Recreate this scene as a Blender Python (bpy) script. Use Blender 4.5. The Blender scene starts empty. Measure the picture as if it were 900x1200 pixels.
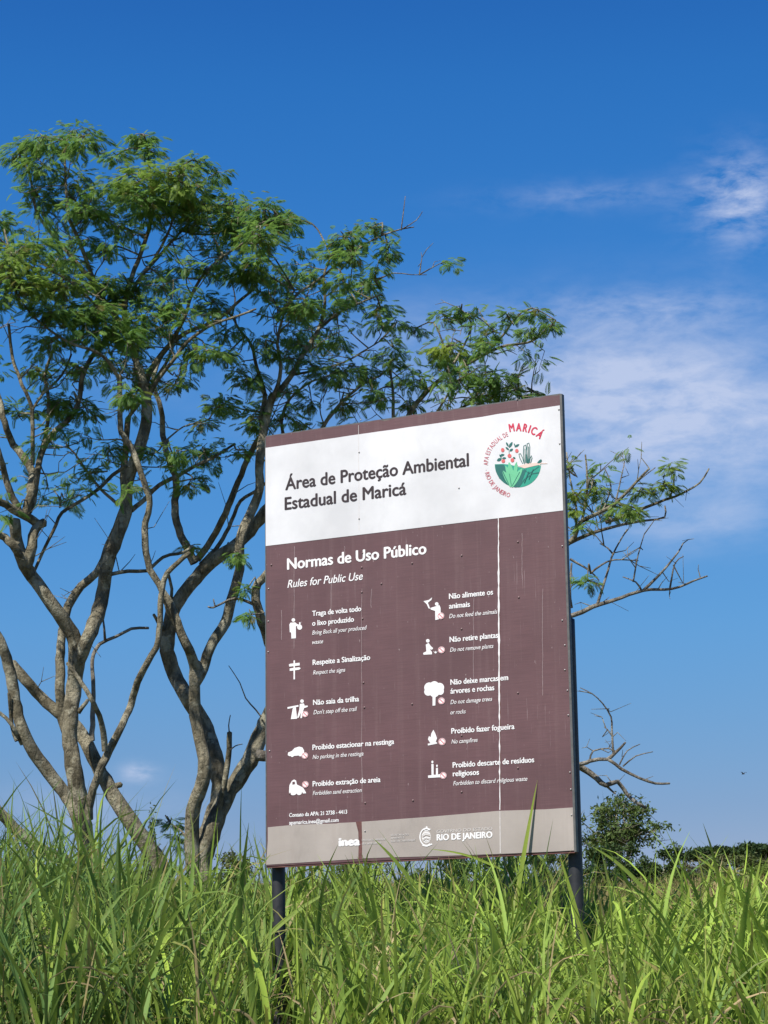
import bpy, math, random
import numpy as np
from mathutils import Matrix, Vector

rng = np.random.default_rng(11)
random.seed(11)
sc = bpy.context.scene
COL = sc.collection
RAD = math.radians

# ------------------------------------------------------------------ camera
F = 2665.0                       # focal length in pixels of the 900 x 1200 photograph
CAM = np.array([0.0, 0.0, 1.6])
def unit(v):
    v = np.asarray(v, float)
    return v / np.linalg.norm(v)
_up = unit([-162, 11784, 2665])            # world up seen in the camera (right, up, forward)
_fy = unit(np.array([0, 0, 1.0]) - _up * _up[2])
_fx = -np.cross(_fy, _up)
ROT = np.stack([_fx, _fy, _up])            # camera (right, up, forward) -> world
cam_d = bpy.data.cameras.new('camera')
cam = bpy.data.objects.new('camera', cam_d)
COL.objects.link(cam)
cam_d.sensor_fit = 'VERTICAL'
cam_d.sensor_height = 36.0
cam_d.sensor_width = 27.0
cam_d.lens = 36.0 * F / 1200.0
cam_d.clip_start = 0.1
cam_d.clip_end = 20000
m = Matrix.Identity(4)
for i in range(3):
    m[i][0], m[i][1], m[i][2] = ROT[i, 0], ROT[i, 1], -ROT[i, 2]
    m[i][3] = CAM[i]
cam.matrix_world = m
sc.camera = cam

# ------------------------------------------------------------------ sun, sky, exposure
SUN_EL, SUN_AZ = 52.0, 217.0     # azimuth clockwise from +Y: behind the camera and to its left
sun_d = bpy.data.lights.new('sun', 'SUN')
sun_d.energy = 4.5
sun_d.angle = RAD(0.53)
sun_d.color = (1.0, 0.945, 0.86)
sun = bpy.data.objects.new('sun', sun_d)
COL.objects.link(sun)
sdir = Vector((math.sin(RAD(SUN_AZ)) * math.cos(RAD(SUN_EL)), math.cos(RAD(SUN_AZ)) * math.cos(RAD(SUN_EL)), math.sin(RAD(SUN_EL))))
sun.rotation_euler = sdir.to_track_quat('Z', 'Y').to_euler()
sun.location = (-20, -20, 30)

sc.view_settings.view_transform = 'Standard'
sc.view_settings.look = 'None'
sc.view_settings.gamma = 1.0
sc.view_settings.use_curve_mapping = False
sc.view_settings.exposure = 0.5

class NT:
    """small helper to write node trees"""
    def __init__(s, tree):
        s.t = tree
        s.t.nodes.clear()
    def n(s, kind, **kw):
        nd = s.t.nodes.new(kind)
        for k, v in kw.items():
            if k.startswith('i_'):
                key = k[2:]
                key = int(key) if key.isdigit() else key.replace('_', ' ')
                nd.inputs[key].default_value = v
            else:
                setattr(nd, k, v)
        return nd
    def l(s, a, b):
        s.t.links.new(a, b)
    def math(s, op, a, b=None, c=None, clamp=False):
        nd = s.t.nodes.new('ShaderNodeMath')
        nd.operation = op
        nd.use_clamp = clamp
        for i, v in enumerate((a, b, c)):
            if v is None: continue
            if isinstance(v, (int, float)): nd.inputs[i].default_value = v
            else: s.l(v, nd.inputs[i])
        return nd.outputs[0]
    def mix(s, fac, a, b, blend='MIX'):
        nd = s.t.nodes.new('ShaderNodeMix')
        nd.data_type = 'RGBA'
        nd.blend_type = blend
        for key, v in ((0, fac), (6, a), (7, b)):
            if isinstance(v, (int, float)): nd.inputs[key].default_value = v
            elif isinstance(v, (tuple, list)): nd.inputs[key].default_value = tuple(v) + ((1,) if len(v) == 3 else ())
            else: s.l(v, nd.inputs[key])
        return nd.outputs[2]
    def ramp(s, fac, stops, interp='LINEAR'):
        nd = s.t.nodes.new('ShaderNodeValToRGB')
        cr = nd.color_ramp
        cr.interpolation = interp
        while len(cr.elements) < len(stops): cr.elements.new(0.5)
        for e, (p, c) in zip(cr.elements, stops):
            e.position = p
            e.color = (c, c, c, 1) if isinstance(c, (int, float)) else tuple(c) + (1,)
        s.l(fac, nd.inputs[0])
        return nd.outputs[0]
    def noise(s, vec, scale, detail=4, rough=0.55, dist=0.0):
        nd = s.n('ShaderNodeTexNoise', i_Scale=scale, i_Detail=detail, i_Roughness=rough, i_Distortion=dist)
        s.l(vec, nd.inputs['Vector'])
        return nd.outputs['Fac']
    def mapping(s, vec, scale=(1, 1, 1), loc=(0, 0, 0), rot=(0, 0, 0)):
        nd = s.n('ShaderNodeMapping')
        nd.inputs['Scale'].default_value = scale
        nd.inputs['Location'].default_value = loc
        nd.inputs['Rotation'].default_value = rot
        s.l(vec, nd.inputs['Vector'])
        return nd.outputs[0]

world = bpy.data.worlds.new('World')
sc.world = world
world.use_nodes = True
w = NT(world.node_tree)
sky = w.n('ShaderNodeTexSky', sky_type='NISHITA', sun_disc=False)
sky.sun_elevation = RAD(SUN_EL)
sky.sun_rotation = RAD(SUN_AZ)
sky.air_density = 1.0
sky.dust_density = 0.35
sky.ozone_density = 3.0
sky.altitude = 0
hs = w.n('ShaderNodeHueSaturation', i_Saturation=1.22, i_Value=1.0)
w.l(sky.outputs[0], hs.inputs['Color'])
tc = w.n('ShaderNodeTexCoord')
dirv = tc.outputs['Generated']
sep = w.n('ShaderNodeSeparateXYZ')
w.l(dirv, sep.inputs[0])
X, Y, Z = sep.outputs
az = w.math('ARCTAN2', X, Y)                    # 0 straight ahead, to the right positive
el = w.math('ARCSINE', Z)
cmb = w.n('ShaderNodeCombineXYZ')
w.l(az, cmb.inputs[0]); w.l(el, cmb.inputs[1])
ang = cmb.outputs[0]
def patch(a0, e0, ra, re, sharp=1.0):           # soft elliptical region of the sky where a cloud lies (degrees)
    dx = w.math('DIVIDE', w.math('SUBTRACT', az, RAD(a0)), RAD(ra))
    dy = w.math('DIVIDE', w.math('SUBTRACT', el, RAD(e0)), RAD(re))
    r2 = w.math('ADD', w.math('MULTIPLY', dx, dx), w.math('MULTIPLY', dy, dy))
    return w.math('MULTIPLY', w.math('EXPONENT', w.math('MULTIPLY', r2, -1.0)), sharp)
n_fine = w.noise(w.mapping(ang, (34, 78, 1), rot=(0, 0, RAD(-7))), 1.0, 9, 0.62, 0.25)
n_big = w.noise(w.mapping(ang, (11, 22, 1), loc=(3.1, 1.7, 0), rot=(0, 0, RAD(-4))), 1.0, 5, 0.55, 0.4)
n_rip = w.noise(w.mapping(ang, (70, 190, 1), loc=(1.3, 0.7, 0), rot=(0, 0, RAD(10))), 1.0, 6, 0.6, 0.3)
tex_soft = w.ramp(w.math('ADD', w.math('MULTIPLY', n_big, 0.62), w.math('MULTIPLY', n_fine, 0.38)), [(0.34, 0), (0.62, 1)])
tex_wisp = w.ramp(w.math('ADD', w.math('MULTIPLY', n_fine, 0.6), w.math('MULTIPLY', n_rip, 0.4)), [(0.40, 0), (0.66, 1)])
def both(p, t): return w.math('MULTIPLY', p, t)
def add(*a):
    r = a[0]
    for b in a[1:]: r = w.math('ADD', r, b)
    return r
bank = w.math('MULTIPLY', add(patch(7.2, 15.5, 3.6, 1.9, 0.82), patch(3.8, 15.3, 3.4, 1.9, 0.62), patch(9.4, 14.2, 3.2, 1.7, 0.50), patch(1.2, 17.3, 2.2, 0.8, 0.28),
             patch(-2.0, 15.5, 2.5, 1.6, 0.14), patch(-6.5, 15.9, 1.6, .8, 0.10)), w.math('ADD', w.math('ADD', w.math('MULTIPLY', tex_soft, 0.50), w.math('MULTIPLY', tex_wisp, 0.28)), 0.24))
soft = add(bank, both(add(patch(8, 12.2, 3.6, 0.6, 0.42), patch(-7.0, 5.4, 2.4, 0.6, 0.30)), tex_soft))
wisp = both(add(patch(9.6, 20.2, 1.2, 1.0, 0.85), patch(5.6, 20.5, 2.6, 0.35, 0.26), patch(7.0, 17.6, 3.2, 0.5, 0.30)), tex_wisp)
puff = both(add(patch(-6.25, 6.25, 0.42, 0.22, 0.6), patch(-7.6, 5.2, 0.5, 0.3, 0.25)), w.ramp(n_rip, [(0.3, 0), (0.6, 1)]))
# the rest of the sky dome, out of this view: a few scattered fair weather clouds
n_all = w.noise(w.mapping(dirv, (2.2, 2.2, 6)), 1.0, 7, 0.55, 0.3)
away = w.ramp(w.math('ABSOLUTE', az), [(0.30, 0), (0.55, 1)])
rest = w.math('MULTIPLY', both(w.ramp(n_all, [(0.54, 0), (0.70, 1)]), away), 0.55)
alpha = w.math('MINIMUM', add(soft, wisp, puff, rest), 0.8)
# deepen the blue of the clear sky, channel by channel
sc_ = w.n('ShaderNodeSeparateColor'); w.l(hs.outputs[0], sc_.inputs[0])
cc_ = w.n('ShaderNodeCombineColor')
for i, (k_, g_) in enumerate(((0.60, 1.33), (0.405, 0.779), (0.49, 0.375))):
    v_ = w.math('POWER', w.math('MAXIMUM', w.math('MULTIPLY', sc_.outputs[i], 0.1), 0.0001), g_)
    w.l(w.math('MULTIPLY', v_, k_ * 10.0), cc_.inputs[i])
lift = w.ramp(w.math('DIVIDE', el, RAD(90.0)), [(0.0, (.95, .95, .95)), (0.058, (1.0, 1.0, 1.0)), (0.108, (1.27, 1.27, 1.19)), (0.15, (1.33, 1.31, 1.22)), (0.212, (1.30, 1.27, 1.19)), (0.26, (1.12, 1.15, 1.09)), (0.285, (1.0, 1.0, 1.0))])
lf_ = w.n('ShaderNodeVectorMath', operation='MULTIPLY')
w.l(cc_.outputs[0], lf_.inputs[0]); w.l(lift, lf_.inputs[1])
cloud = w.mix(alpha, lf_.outputs[0], (4.2, 4.7, 6.1))
bg = w.n('ShaderNodeBackground', i_Strength=0.10)
w.l(cloud, bg.inputs['Color'])
wo = w.n('ShaderNodeOutputWorld')
w.l(bg.outputs[0], wo.inputs[0])

# ------------------------------------------------------------------ layout helpers
def ray(px, py):
    return ROT @ np.array([(px - 450) / F, -(py - 600) / F, 1.0])
def at(px, py, Yd):
    """world point seen at a photograph pixel, at distance Yd (metres along +Y)"""
    d = ray(px, py)
    return CAM + d * (Yd / d[1])
def sstep(a, b, x):
    t = np.clip((x - a) / (b - a), 0, 1)
    return t * t * (3 - 2 * t)
def ground(x, y):
    x = np.asarray(x, float); y = np.asarray(y, float)
    z = 1.0 * sstep(5.5, 9.3, y)
    ridge = 132 + 10 * np.sin(x * 0.03 + 1)
    rise = 0.0655 * np.clip(np.minimum(y, ridge) - 9.3, 0, None)
    fall = 3.0 * sstep(0, 120, y - ridge)
    lump = 0.10 * np.sin(x * 0.9 + 0.4) * np.sin(y * 0.6) + 0.25 * np.sin(x * 0.17 + 2) * np.sin(y * 0.11 + 1)
    return z + rise - fall + lump * sstep(7, 20, y) * (1 - 0.8 * sstep(400, 900, y))
def gz(x, y): return float(ground(x, y))

def mesh_obj(name, V, faces, mat=None, parent=None, tone=None, smooth=False):
    """V (n,3); faces = list of index arrays (k,4) or (k,3) or list of tuples"""
    me = bpy.data.meshes.new(name)
    V = np.asarray(V, np.float32)
    if isinstance(faces, np.ndarray):
        k, s = faces.shape
        me.vertices.add(len(V)); me.vertices.foreach_set('co', V.ravel())
        me.loops.add(k * s); me.loops.foreach_set('vertex_index', faces.astype(np.int32).ravel())
        me.polygons.add(k)
        me.polygons.foreach_set('loop_start', np.arange(0, k * s, s, dtype=np.int32))
        me.update(calc_edges=True)
    else:
        me.from_pydata([tuple(v) for v in V], [], [tuple(f) for f in faces])
    if tone is not None:
        a = me.attributes.new('tone', 'FLOAT_COLOR', 'POINT')
        t = np.ones((len(V), 4), np.float32)
        t[:, :tone.shape[1]] = tone
        a.data.foreach_set('color', t.ravel())
    if smooth:
        me.polygons.foreach_set('use_smooth', np.ones(len(me.polygons), bool))
    if mat: me.materials.append(mat)
    o = bpy.data.objects.new(name, me)
    COL.objects.link(o)
    if parent: o.parent = parent
    return o
def tag(o, label=None, cat=None, group=None, kind=None):
    for k, v in (('label', label), ('category', cat), ('group', group), ('kind', kind)):
        if v: o[k] = v
    return o
def empty(name, loc, rz=0.0):
    o = bpy.data.objects.new(name, None)
    o.location = loc
    o.rotation_euler = (0, 0, rz)
    o.empty_display_size = 0.3
    COL.objects.link(o)
    return o

class Geo:
    """collects vertices and faces of one mesh"""
    def __init__(s): s.V = []; s.Fc = []
    def add(s, V, Fc):
        b = len(s.V)
        s.V.extend([tuple(v) for v in V]); s.Fc.extend([tuple(i + b for i in f) for f in Fc])
    def box(s, x0, x1, y0, y1, z0, z1):
        s.add([(x, y, z) for x in (x0, x1) for y in (y0, y1) for z in (z0, z1)],
              [(0, 1, 3, 2), (4, 6, 7, 5), (0, 4, 5, 1), (2, 3, 7, 6), (0, 2, 6, 4), (1, 5, 7, 3)])
    def prism(s, pts, y0, y1):
        """flat outline pts (x, z), front at y0 and back at y1"""
        n = len(pts)
        a = sum(pts[i][0] * pts[(i + 1) % n][1] - pts[(i + 1) % n][0] * pts[i][1] for i in range(n))
        if a < 0: pts = pts[::-1]
        V = [(x, y0, z) for x, z in pts] + [(x, y1, z) for x, z in pts]
        Fc = [tuple(range(n)), tuple(range(2 * n - 1, n - 1, -1))]
        Fc += [(i, n + i, n + (i + 1) % n, (i + 1) % n) for i in range(n)]
        s.add(V, Fc)
    def build(s, name, mat, parent=None, smooth=False):
        return mesh_obj(name, np.array(s.V), s.Fc, mat, parent, smooth=smooth)

def tube_arrays(P, R, sides=8, lump=0.0, cap=True):
    """tube along points P (n,3) with radii R; returns V, quads"""
    P = np.asarray(P, float); R = np.asarray(R, float)
    n = len(P)
    T = np.gradient(P, axis=0)
    T /= np.linalg.norm(T, axis=1, keepdims=True) + 1e-9
    a = np.array([0.31, 0.9, 0.2])
    U = np.zeros_like(P)
    u = a - T[0] * (a @ T[0]); u /= np.linalg.norm(u)
    for i in range(n):
        u = u - T[i] * (u @ T[i]); u /= np.linalg.norm(u) + 1e-9
        U[i] = u
    W = np.cross(T, U)
    th = np.linspace(0, 2 * np.pi, sides, endpoint=False)
    rr = R[:, None] * np.ones(sides)[None]
    if lump:
        ph = rng.uniform(0, 6.28, 4)
        s_ = np.arange(n)[:, None]
        rr = rr * (1 + lump * (np.sin(s_ * 0.55 + th[None] * 2 + ph[0]) * 0.5 + np.sin(s_ * 0.23 - th[None] * 3 + ph[1]) * 0.6 + rng.normal(0, 0.35, rr.shape)))
    V = P[:, None] + rr[..., None] * (np.cos(th)[None, :, None] * U[:, None] + np.sin(th)[None, :, None] * W[:, None])
    V = V.reshape(-1, 3)
    i = np.arange(n - 1)[:, None] * sides
    j = np.arange(sides)[None]
    k = (np.arange(sides)[None] + 1) % sides
    Q = np.stack([i + j, i + k, i + sides + k, i + sides + j], -1).reshape(-1, 4)
    if cap:
        V = np.vstack([V, P[-1:] + T[-1:] * R[-1] * 0.6])
        b = (n - 1) * sides
        c = np.array([[b + q, b + (q + 1) % sides, len(V) - 1, len(V) - 1] for q in range(sides)])
        Q = np.vstack([Q, c])
    return V, Q
def merge(parts):
    Vs, Qs, off = [], [], 0
    for V, Q in parts:
        Vs.append(V); Qs.append(Q + off); off += len(V)
    return np.vstack(Vs), np.vstack(Qs)
def tri_fix(Q):
    """quads with a doubled last index become triangles"""
    out = []
    for q in Q.tolist():
        out.append(tuple(q[:3]) if q[2] == q[3] else tuple(q))
    return out
def spline(P, step):
    """Catmull-Rom through rows of P (any number of columns, the first 3 are x y z)"""
    P = np.asarray(P, float)
    if len(P) < 3:
        n = max(2, int(np.linalg.norm(P[-1, :3] - P[0, :3]) / step) + 1)
        return np.linspace(P[0], P[-1], n)
    Q = np.vstack([2 * P[0] - P[1], P, 2 * P[-1] - P[-2]])
    out = []
    for i in range(1, len(Q) - 2):
        n = max(2, int(np.linalg.norm(Q[i + 1, :3] - Q[i, :3]) / step))
        t = np.linspace(0, 1, n, endpoint=False)[:, None]
        p0, p1, p2, p3 = Q[i - 1], Q[i], Q[i + 1], Q[i + 2]
        out.append(0.5 * (2 * p1 + (p2 - p0) * t + (2 * p0 - 5 * p1 + 4 * p2 - p3) * t ** 2 + (3 * p1 - p0 - 3 * p2 + p3) * t ** 3))
    out.append(P[-1:])
    return np.vstack(out)

# ------------------------------------------------------------------ materials
def new_mat(name):
    mt = bpy.data.materials.new(name)
    mt.use_nodes = True
    t = NT(mt.node_tree)
    out = t.n('ShaderNodeOutputMaterial')
    p = t.n('ShaderNodeBsdfPrincipled')
    t.l(p.outputs[0], out.inputs[0])
    return mt, t, p, out
def bump(t, p, height, strength, dist=0.01):
    b = t.n('ShaderNodeBump', i_Strength=strength, i_Distance=dist)
    t.l(height, b.inputs['Height'])
    t.l(b.outputs[0], p.inputs['Normal'])
def flat_mat(name, col, rough=0.6, var=0.08, scale=9.0, metal=0.0):
    mt, t, p, _ = new_mat(name)
    oc = t.n('ShaderNodeTexCoord').outputs['Object']
    nz = t.noise(oc, scale, 5, 0.6)
    c = t.mix(t.ramp(nz, [(0.3, 0), (0.7, 1)]), tuple(v * (1 - var) for v in col), tuple(min(1, v * (1 + var)) for v in col))
    t.l(c, p.inputs['Base Color'])
    p.inputs['Roughness'].default_value = rough
    p.inputs['Metallic'].default_value = metal
    return mt
def sheet_mat(name, col, streak, rough=0.55, scratch=0.5, dirt=0.3, weave=0.1):
    """painted sign sheet: uneven fade, vertical run marks, fine scratches"""
    mt, t, p, _ = new_mat(name)
    oc = t.n('ShaderNodeTexCoord').outputs['Object']
    fade = t.noise(oc, 1.3, 5, 0.6)
    runs = t.noise(t.mapping(oc, (16, 1, 0.55)), 1.0, 6, 0.65)
    fine = t.noise(t.mapping(oc, (140, 1, 2.2), loc=(4, 0, 1)), 1.0, 4, 0.6)
    wv = t.noise(t.mapping(oc, (6, 1, 150)), 1.0, 2, 0.5)
    specks = t.noise(t.mapping(oc, (60, 1, 24), loc=(9, 2, 5)), 1.0, 3, 0.5)
    dark = tuple(c * 0.82 for c in col)
    c = t.mix(t.ramp(fade, [(0.35, 0), (0.68, 1)]), dark, tuple(min(1, v * 1.10) for v in col))
    c = t.mix(t.math('MULTIPLY', t.ramp(runs, [(0.52, 0), (0.72, 1)]), dirt), c, streak)
    c = t.mix(t.math('MULTIPLY', t.ramp(wv, [(0.4, 0), (0.65, 1)]), weave), c, tuple(v * 0.7 for v in col))
    s1 = t.math('MULTIPLY', t.ramp(fine, [(0.655, 0), (0.70, 1)]), t.ramp(fade, [(0.4, 0), (0.6, 1)]))
    s2 = t.ramp(specks, [(0.70, 0), (0.76, 1)])
    c = t.mix(t.math('MULTIPLY', t.math('MAXIMUM', s1, s2), scratch), c, tuple(min(1, v + 0.28) for v in streak))
    stain = t.noise(t.mapping(oc, (3.0, 1, 1.2), loc=(2, 5, 8)), 1.0, 8, 0.7, 0.5)
    c = t.mix(t.math('MULTIPLY', t.ramp(stain, [(0.55, 0), (0.70, 1)]), dirt * 1.1), c, tuple(v * 0.62 for v in col))
    t.l(c, p.inputs['Base Color'])
    p.inputs['Roughness'].default_value = rough
    dent = t.noise(t.mapping(oc, (1.6, 1, 1.0), loc=(1, 1, 3)), 1.0, 2, 0.5)
    bump(t, p, t.math('ADD', t.math('MULTIPLY', dent, 2.0), t.math('MULTIPLY', runs, 0.15)), 0.35, 0.03)
    return mt
def leaf_mat(name, rough=0.45, trans=0.35, spec=0.4, bump_scale=0, glow=(0.16, 0.22, 0.02)):
    """foliage and grass: the colour of each leaf comes from its own 'tone'"""
    mt, t, p, out = new_mat(name)
    at_ = t.n('ShaderNodeAttribute', attribute_name='tone')
    colr = at_.outputs['Color']
    if bump_scale:                            # mottled blades: yellowing, spots and rusty flecks
        oc = t.n('ShaderNodeTexCoord').outputs['Object']
        b1 = t.noise(oc, 9.0, 4, 0.6)
        b2 = t.noise(oc, 60.0, 3, 0.6)
        colr = t.mix(t.math('MULTIPLY', t.ramp(b1, [(0.54, 0), (0.72, 1)]), 0.35), colr, (0.40, 0.38, 0.09))
        colr = t.mix(t.math('MULTIPLY', t.ramp(b2, [(0.60, 0), (0.70, 1)]), 0.5), colr, (0.16, 0.11, 0.04))
    t.l(colr, p.inputs['Base Color'])
    p.inputs['Roughness'].default_value = rough
    p.inputs['Specular IOR Level'].default_value = spec
    tr = t.n('ShaderNodeBsdfTranslucent')
    g = t.n('ShaderNodeGamma', i_Gamma=0.9)
    t.l(colr, g.inputs[0])
    c = t.mix(0.5, g.outputs[0], glow)
    t.l(c, tr.inputs['Color'])
    mx = t.n('ShaderNodeMixShader', i_0=trans)
    t.l(p.outputs[0], mx.inputs[1]); t.l(tr.outputs[0], mx.inputs[2])
    t.l(mx.outputs[0], out.inputs[0])
    return mt
def bark_mat(name, a, b, c_lich):
    mt, t, p, _ = new_mat(name)
    oc = t.n('ShaderNodeTexCoord').outputs['Object']
    n1 = t.noise(oc, 3.2, 6, 0.65, 0.4)
    n2 = t.noise(t.mapping(oc, (14, 14, 5)), 1.0, 6, 0.7, 0.3)
    n3 = t.noise(oc, 26, 5, 0.7)
    n4 = t.noise(t.mapping(oc, (1, 1, 1), loc=(7, 3, 1)), 5.5, 4, 0.6)
    c = t.mix(t.ramp(n1, [(0.40, 0), (0.60, 1)]), a, b)
    c = t.mix(t.math('MULTIPLY', t.ramp(n2, [(0.47, 0), (0.58, 1)]), 0.62), c, tuple(v * 0.35 for v in a))
    c = t.mix(t.math('MULTIPLY', t.ramp(n4, [(0.55, 0), (0.61, 1)]), 0.65), c, c_lich)
    c = t.mix(t.math('MULTIPLY', t.ramp(n3, [(0.55, 0), (0.70, 1)]), 0.5), c, tuple(v * 0.5 for v in a))
    t.l(c, p.inputs['Base Color'])
    p.inputs['Roughness'].default_value = 0.9
    p.inputs['Specular IOR Level'].default_value = 0.2
    bump(t, p, t.math('ADD', n2, t.math('MULTIPLY', n3, 0.8)), 1.0, 0.06)
    return mt

M = {}
M['brown'] = sheet_mat('brown_paint', (0.128, 0.064, 0.069), (0.23, 0.15, 0.148), 0.5, 0.5, 0.30, 0.45)
M['white'] = sheet_mat('white_vinyl', (0.70, 0.705, 0.72), (0.63, 0.62, 0.60), 0.45, 0.0, 0.2, 0.0)
M['grey'] = sheet_mat('grey_paint', (0.40, 0.355, 0.32), (0.33, 0.28, 0.25), 0.5, 0.25, 0.5, 0.05)
M['peel'] = flat_mat('rusty_peel', (0.13, 0.055, 0.05), 0.8, 0.4, 18)
M['lettering_white'] = flat_mat('white_lettering', (0.80, 0.79, 0.79), 0.5, 0.12, 30)
M['lettering_faded'] = flat_mat('faded_lettering', (0.72, 0.69, 0.69), 0.5, 0.15, 40)
M['lettering_pale'] = flat_mat('pale_lettering', (0.60, 0.57, 0.55), 0.5, 0.15, 40)
M['scratch'] = flat_mat('scratch_mark', (0.42, 0.34, 0.34), 0.6, 0.3, 30)
M['lettering_black'] = flat_mat('dark_lettering', (0.035, 0.022, 0.024), 0.5, 0.2, 20)
M['red'] = flat_mat('red_print', (0.55, 0.03, 0.075), 0.5)
M['faded_red'] = flat_mat('faded_red_print', (0.52, 0.14, 0.17), 0.5)
M['pink'] = flat_mat('pink_print', (0.62, 0.25, 0.27), 0.5)
M['berry'] = flat_mat('berry_print', (0.62, 0.13, 0.13), 0.5)
M['green_dark'] = flat_mat('dark_green_print', (0.015, 0.13, 0.115), 0.5)
M['green_mid'] = flat_mat('mid_green_print', (0.02, 0.30, 0.21), 0.5)
M['green_light'] = flat_mat('light_green_print', (0.14, 0.50, 0.27), 0.5)
M['sand'] = flat_mat('sand_print', (0.70, 0.55, 0.48), 0.5)
M['post'] = flat_mat('dark_blue_grey_steel', (0.026, 0.027, 0.031), 0.5, 0.35, 14, 0.0)
M['zinc'] = flat_mat('zinc_edge', (0.11, 0.112, 0.108), 0.55, 0.3, 20, 0.2)
M['bolt'] = flat_mat('bolt_brown', (0.17, 0.11, 0.11), 0.4, 0.3, 60, 0.1)
M['bolt_zinc'] = flat_mat('bolt_zinc', (0.36, 0.34, 0.33), 0.4, 0.3, 60, 0.5)
M['ply'] = flat_mat('weathered_backing', (0.20, 0.16, 0.13), 0.8, 0.3, 6)
M['bark'] = bark_mat('bark', (0.165, 0.145, 0.095), (0.39, 0.35, 0.245), (0.50, 0.475, 0.35))
M['deadwood'] = bark_mat('deadwood', (0.20, 0.175, 0.14), (0.36, 0.33, 0.27), (0.42, 0.40, 0.34))
M['leaf'] = leaf_mat('tree_leaf', 0.5, 0.55, 0.3, 0, (0.13, 0.26, 0.025))
M['grass'] = leaf_mat('grass_blade', 0.58, 0.36, 0.22, 1)
M['farleaf'] = leaf_mat('far_leaf', 0.6, 0.2, 0.2)
M['bird'] = flat_mat('bird_feather', (0.02, 0.02, 0.022), 0.7)

def ground_mat():
    mt, t, p, _ = new_mat('ground_soil')
    pos = t.n('ShaderNodeNewGeometry').outputs['Position']
    n1 = t.noise(pos, 0.10, 6, 0.6, 0.3)
    n2 = t.noise(pos, 1.4, 6, 0.65)
    n3 = t.noise(pos, 14, 4, 0.6)
    c = t.mix(t.ramp(n1, [(0.4, 0), (0.62, 1)]), (0.075, 0.085, 0.025), (0.23, 0.17, 0.075))
    c = t.mix(t.math('MULTIPLY', t.ramp(n2, [(0.35, 0), (0.65, 1)]), 0.6), c, (0.06, 0.065, 0.025))
    c = t.mix(t.math('MULTIPLY', n3, 0.35), c, (0.11, 0.085, 0.05))
    t.l(c, p.inputs['Base Color'])
    p.inputs['Roughness'].default_value = 0.95
    bump(t, p, t.math('ADD', n2, n3), 0.6, 0.06)
    return mt
M['ground'] = ground_mat()

# ------------------------------------------------------------------ ground
def build_ground():
    ys = np.concatenate([np.linspace(-400, -20, 8), np.linspace(-12, 30, 85), np.linspace(32, 300, 120), np.geomspace(310, 9000, 30)])
    xs = np.concatenate([-np.geomspace(9000, 70, 26), np.linspace(-66, 66, 150), np.geomspace(70, 9000, 26)])
    gx, gy = np.meshgrid(xs, ys)
    V = np.stack([gx, gy, ground(gx, gy)], -1).reshape(-1, 3)
    n = len(xs)
    i = np.arange(len(ys) - 1)[:, None] * n
    j = np.arange(n - 1)[None]
    Q = np.stack([i + j, i + j + 1, i + n + j + 1, i + n + j], -1).reshape(-1, 4)
    tag(mesh_obj('ground', V, Q, M['ground'], smooth=True), kind='structure')
build_ground()

# ------------------------------------------------------------------ the notice board
SR = np.array([0.894595, -0.446878, 0.0])          # along the board, to the right
SN = np.array([-0.446878, -0.894595, 0.0])         # out of its face
SP = at(312, 1015, 15.5)                           # lower left corner of the face
SW, SH = 2.249, 2.994
SG = gz(*(SP + SR * 1.1)[:2])
Z0 = SP[2] - SG                                    # height of the lower edge above the ground
board = empty('notice_board', (SP[0], SP[1], SG), math.atan2(SR[1], SR[0]))
tag(board, 'tall brown and white notice board on two dark steel posts, standing in the grass', 'notice board')
def S(px, py):
    """pixel on the board's face -> (x along the board, z above the ground)"""
    d = ray(px, py)
    t = ((SP - CAM) @ SN) / (d @ SN)
    p = CAM + d * t - SP
    return float(p @ SR), float(p[2] + Z0)
def SS(pts): return [S(*p) for p in pts]

g = Geo(); g.box(0.004, SW - 0.004, 0.004, 0.028, Z0 + 0.004, Z0 + SH - 0.004)
g.build('backing_panel', M['ply'], board)
def wavy(p, q, n, amp, seed):
    r = np.random.default_rng(seed)
    out = []
    for i in range(n + 1):
        t = i / n
        a = amp * r.normal() if 0 < i < n else 0
        d = np.array([q[0] - p[0], q[1] - p[1]]); L = np.linalg.norm(d)
        nx, nz = -d[1] / L, d[0] / L
        out.append((p[0] + d[0] * t + nx * a, p[1] + d[1] * t + nz * a))
    return out
# brown face sheet, its top edge worn
top = wavy((0, Z0 + SH), (SW, Z0 + SH), 60, 0.0035, 1)
g = Geo(); g.prism([(SW, Z0), (0, Z0)][::1] + top, 0.0, 0.004); g.build('brown_sheet', M['brown'], board)
# white header
zt = S(311, 525)[1]; zb = S(311, 640)[1]
g = Geo(); g.prism([(0.002, zb), (SW - 0.014, zb)] + wavy((SW - 0.014, zt + 0.006), (0.002, zt), 20, 0.001, 2), -0.002, 0.0)
g.build('white_header', M['white'], board)
# grey footer, torn in two pieces
fl = SS([(312, 1013.5), (314, 985), (314, 969.5)]) + SS([(345, 966.5), (395, 965), (396, 964.5), (417, 963.5)]) + SS([(420, 975), (420.5, 990), (420, 1006.5)])
g = Geo(); g.prism(fl, -0.002, 0.0); g.build('footer_sheet', M['grey'], board)
fr = SS([(424.5, 1006), (424.5, 980), (424, 963)]) + SS([(500, 957.5), (585, 950.2), (640, 948.4), (672, 946.2)]) + SS([(673.2, 996.5), (640, 998.4), (590, 1000.5), (540, 1002.3), (500, 1003.6), (455, 1004.8)])
g = Geo(); g.prism(fr, -0.002, 0.0); g.build('footer_sheet', M['grey'], board)
g = Geo(); g.prism(SS([(417.5, 963), (424, 962.6), (425, 1007), (420, 1007)]), -0.0012, 0.0); g.build('peeled_patch', M['peel'], board)
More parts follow.
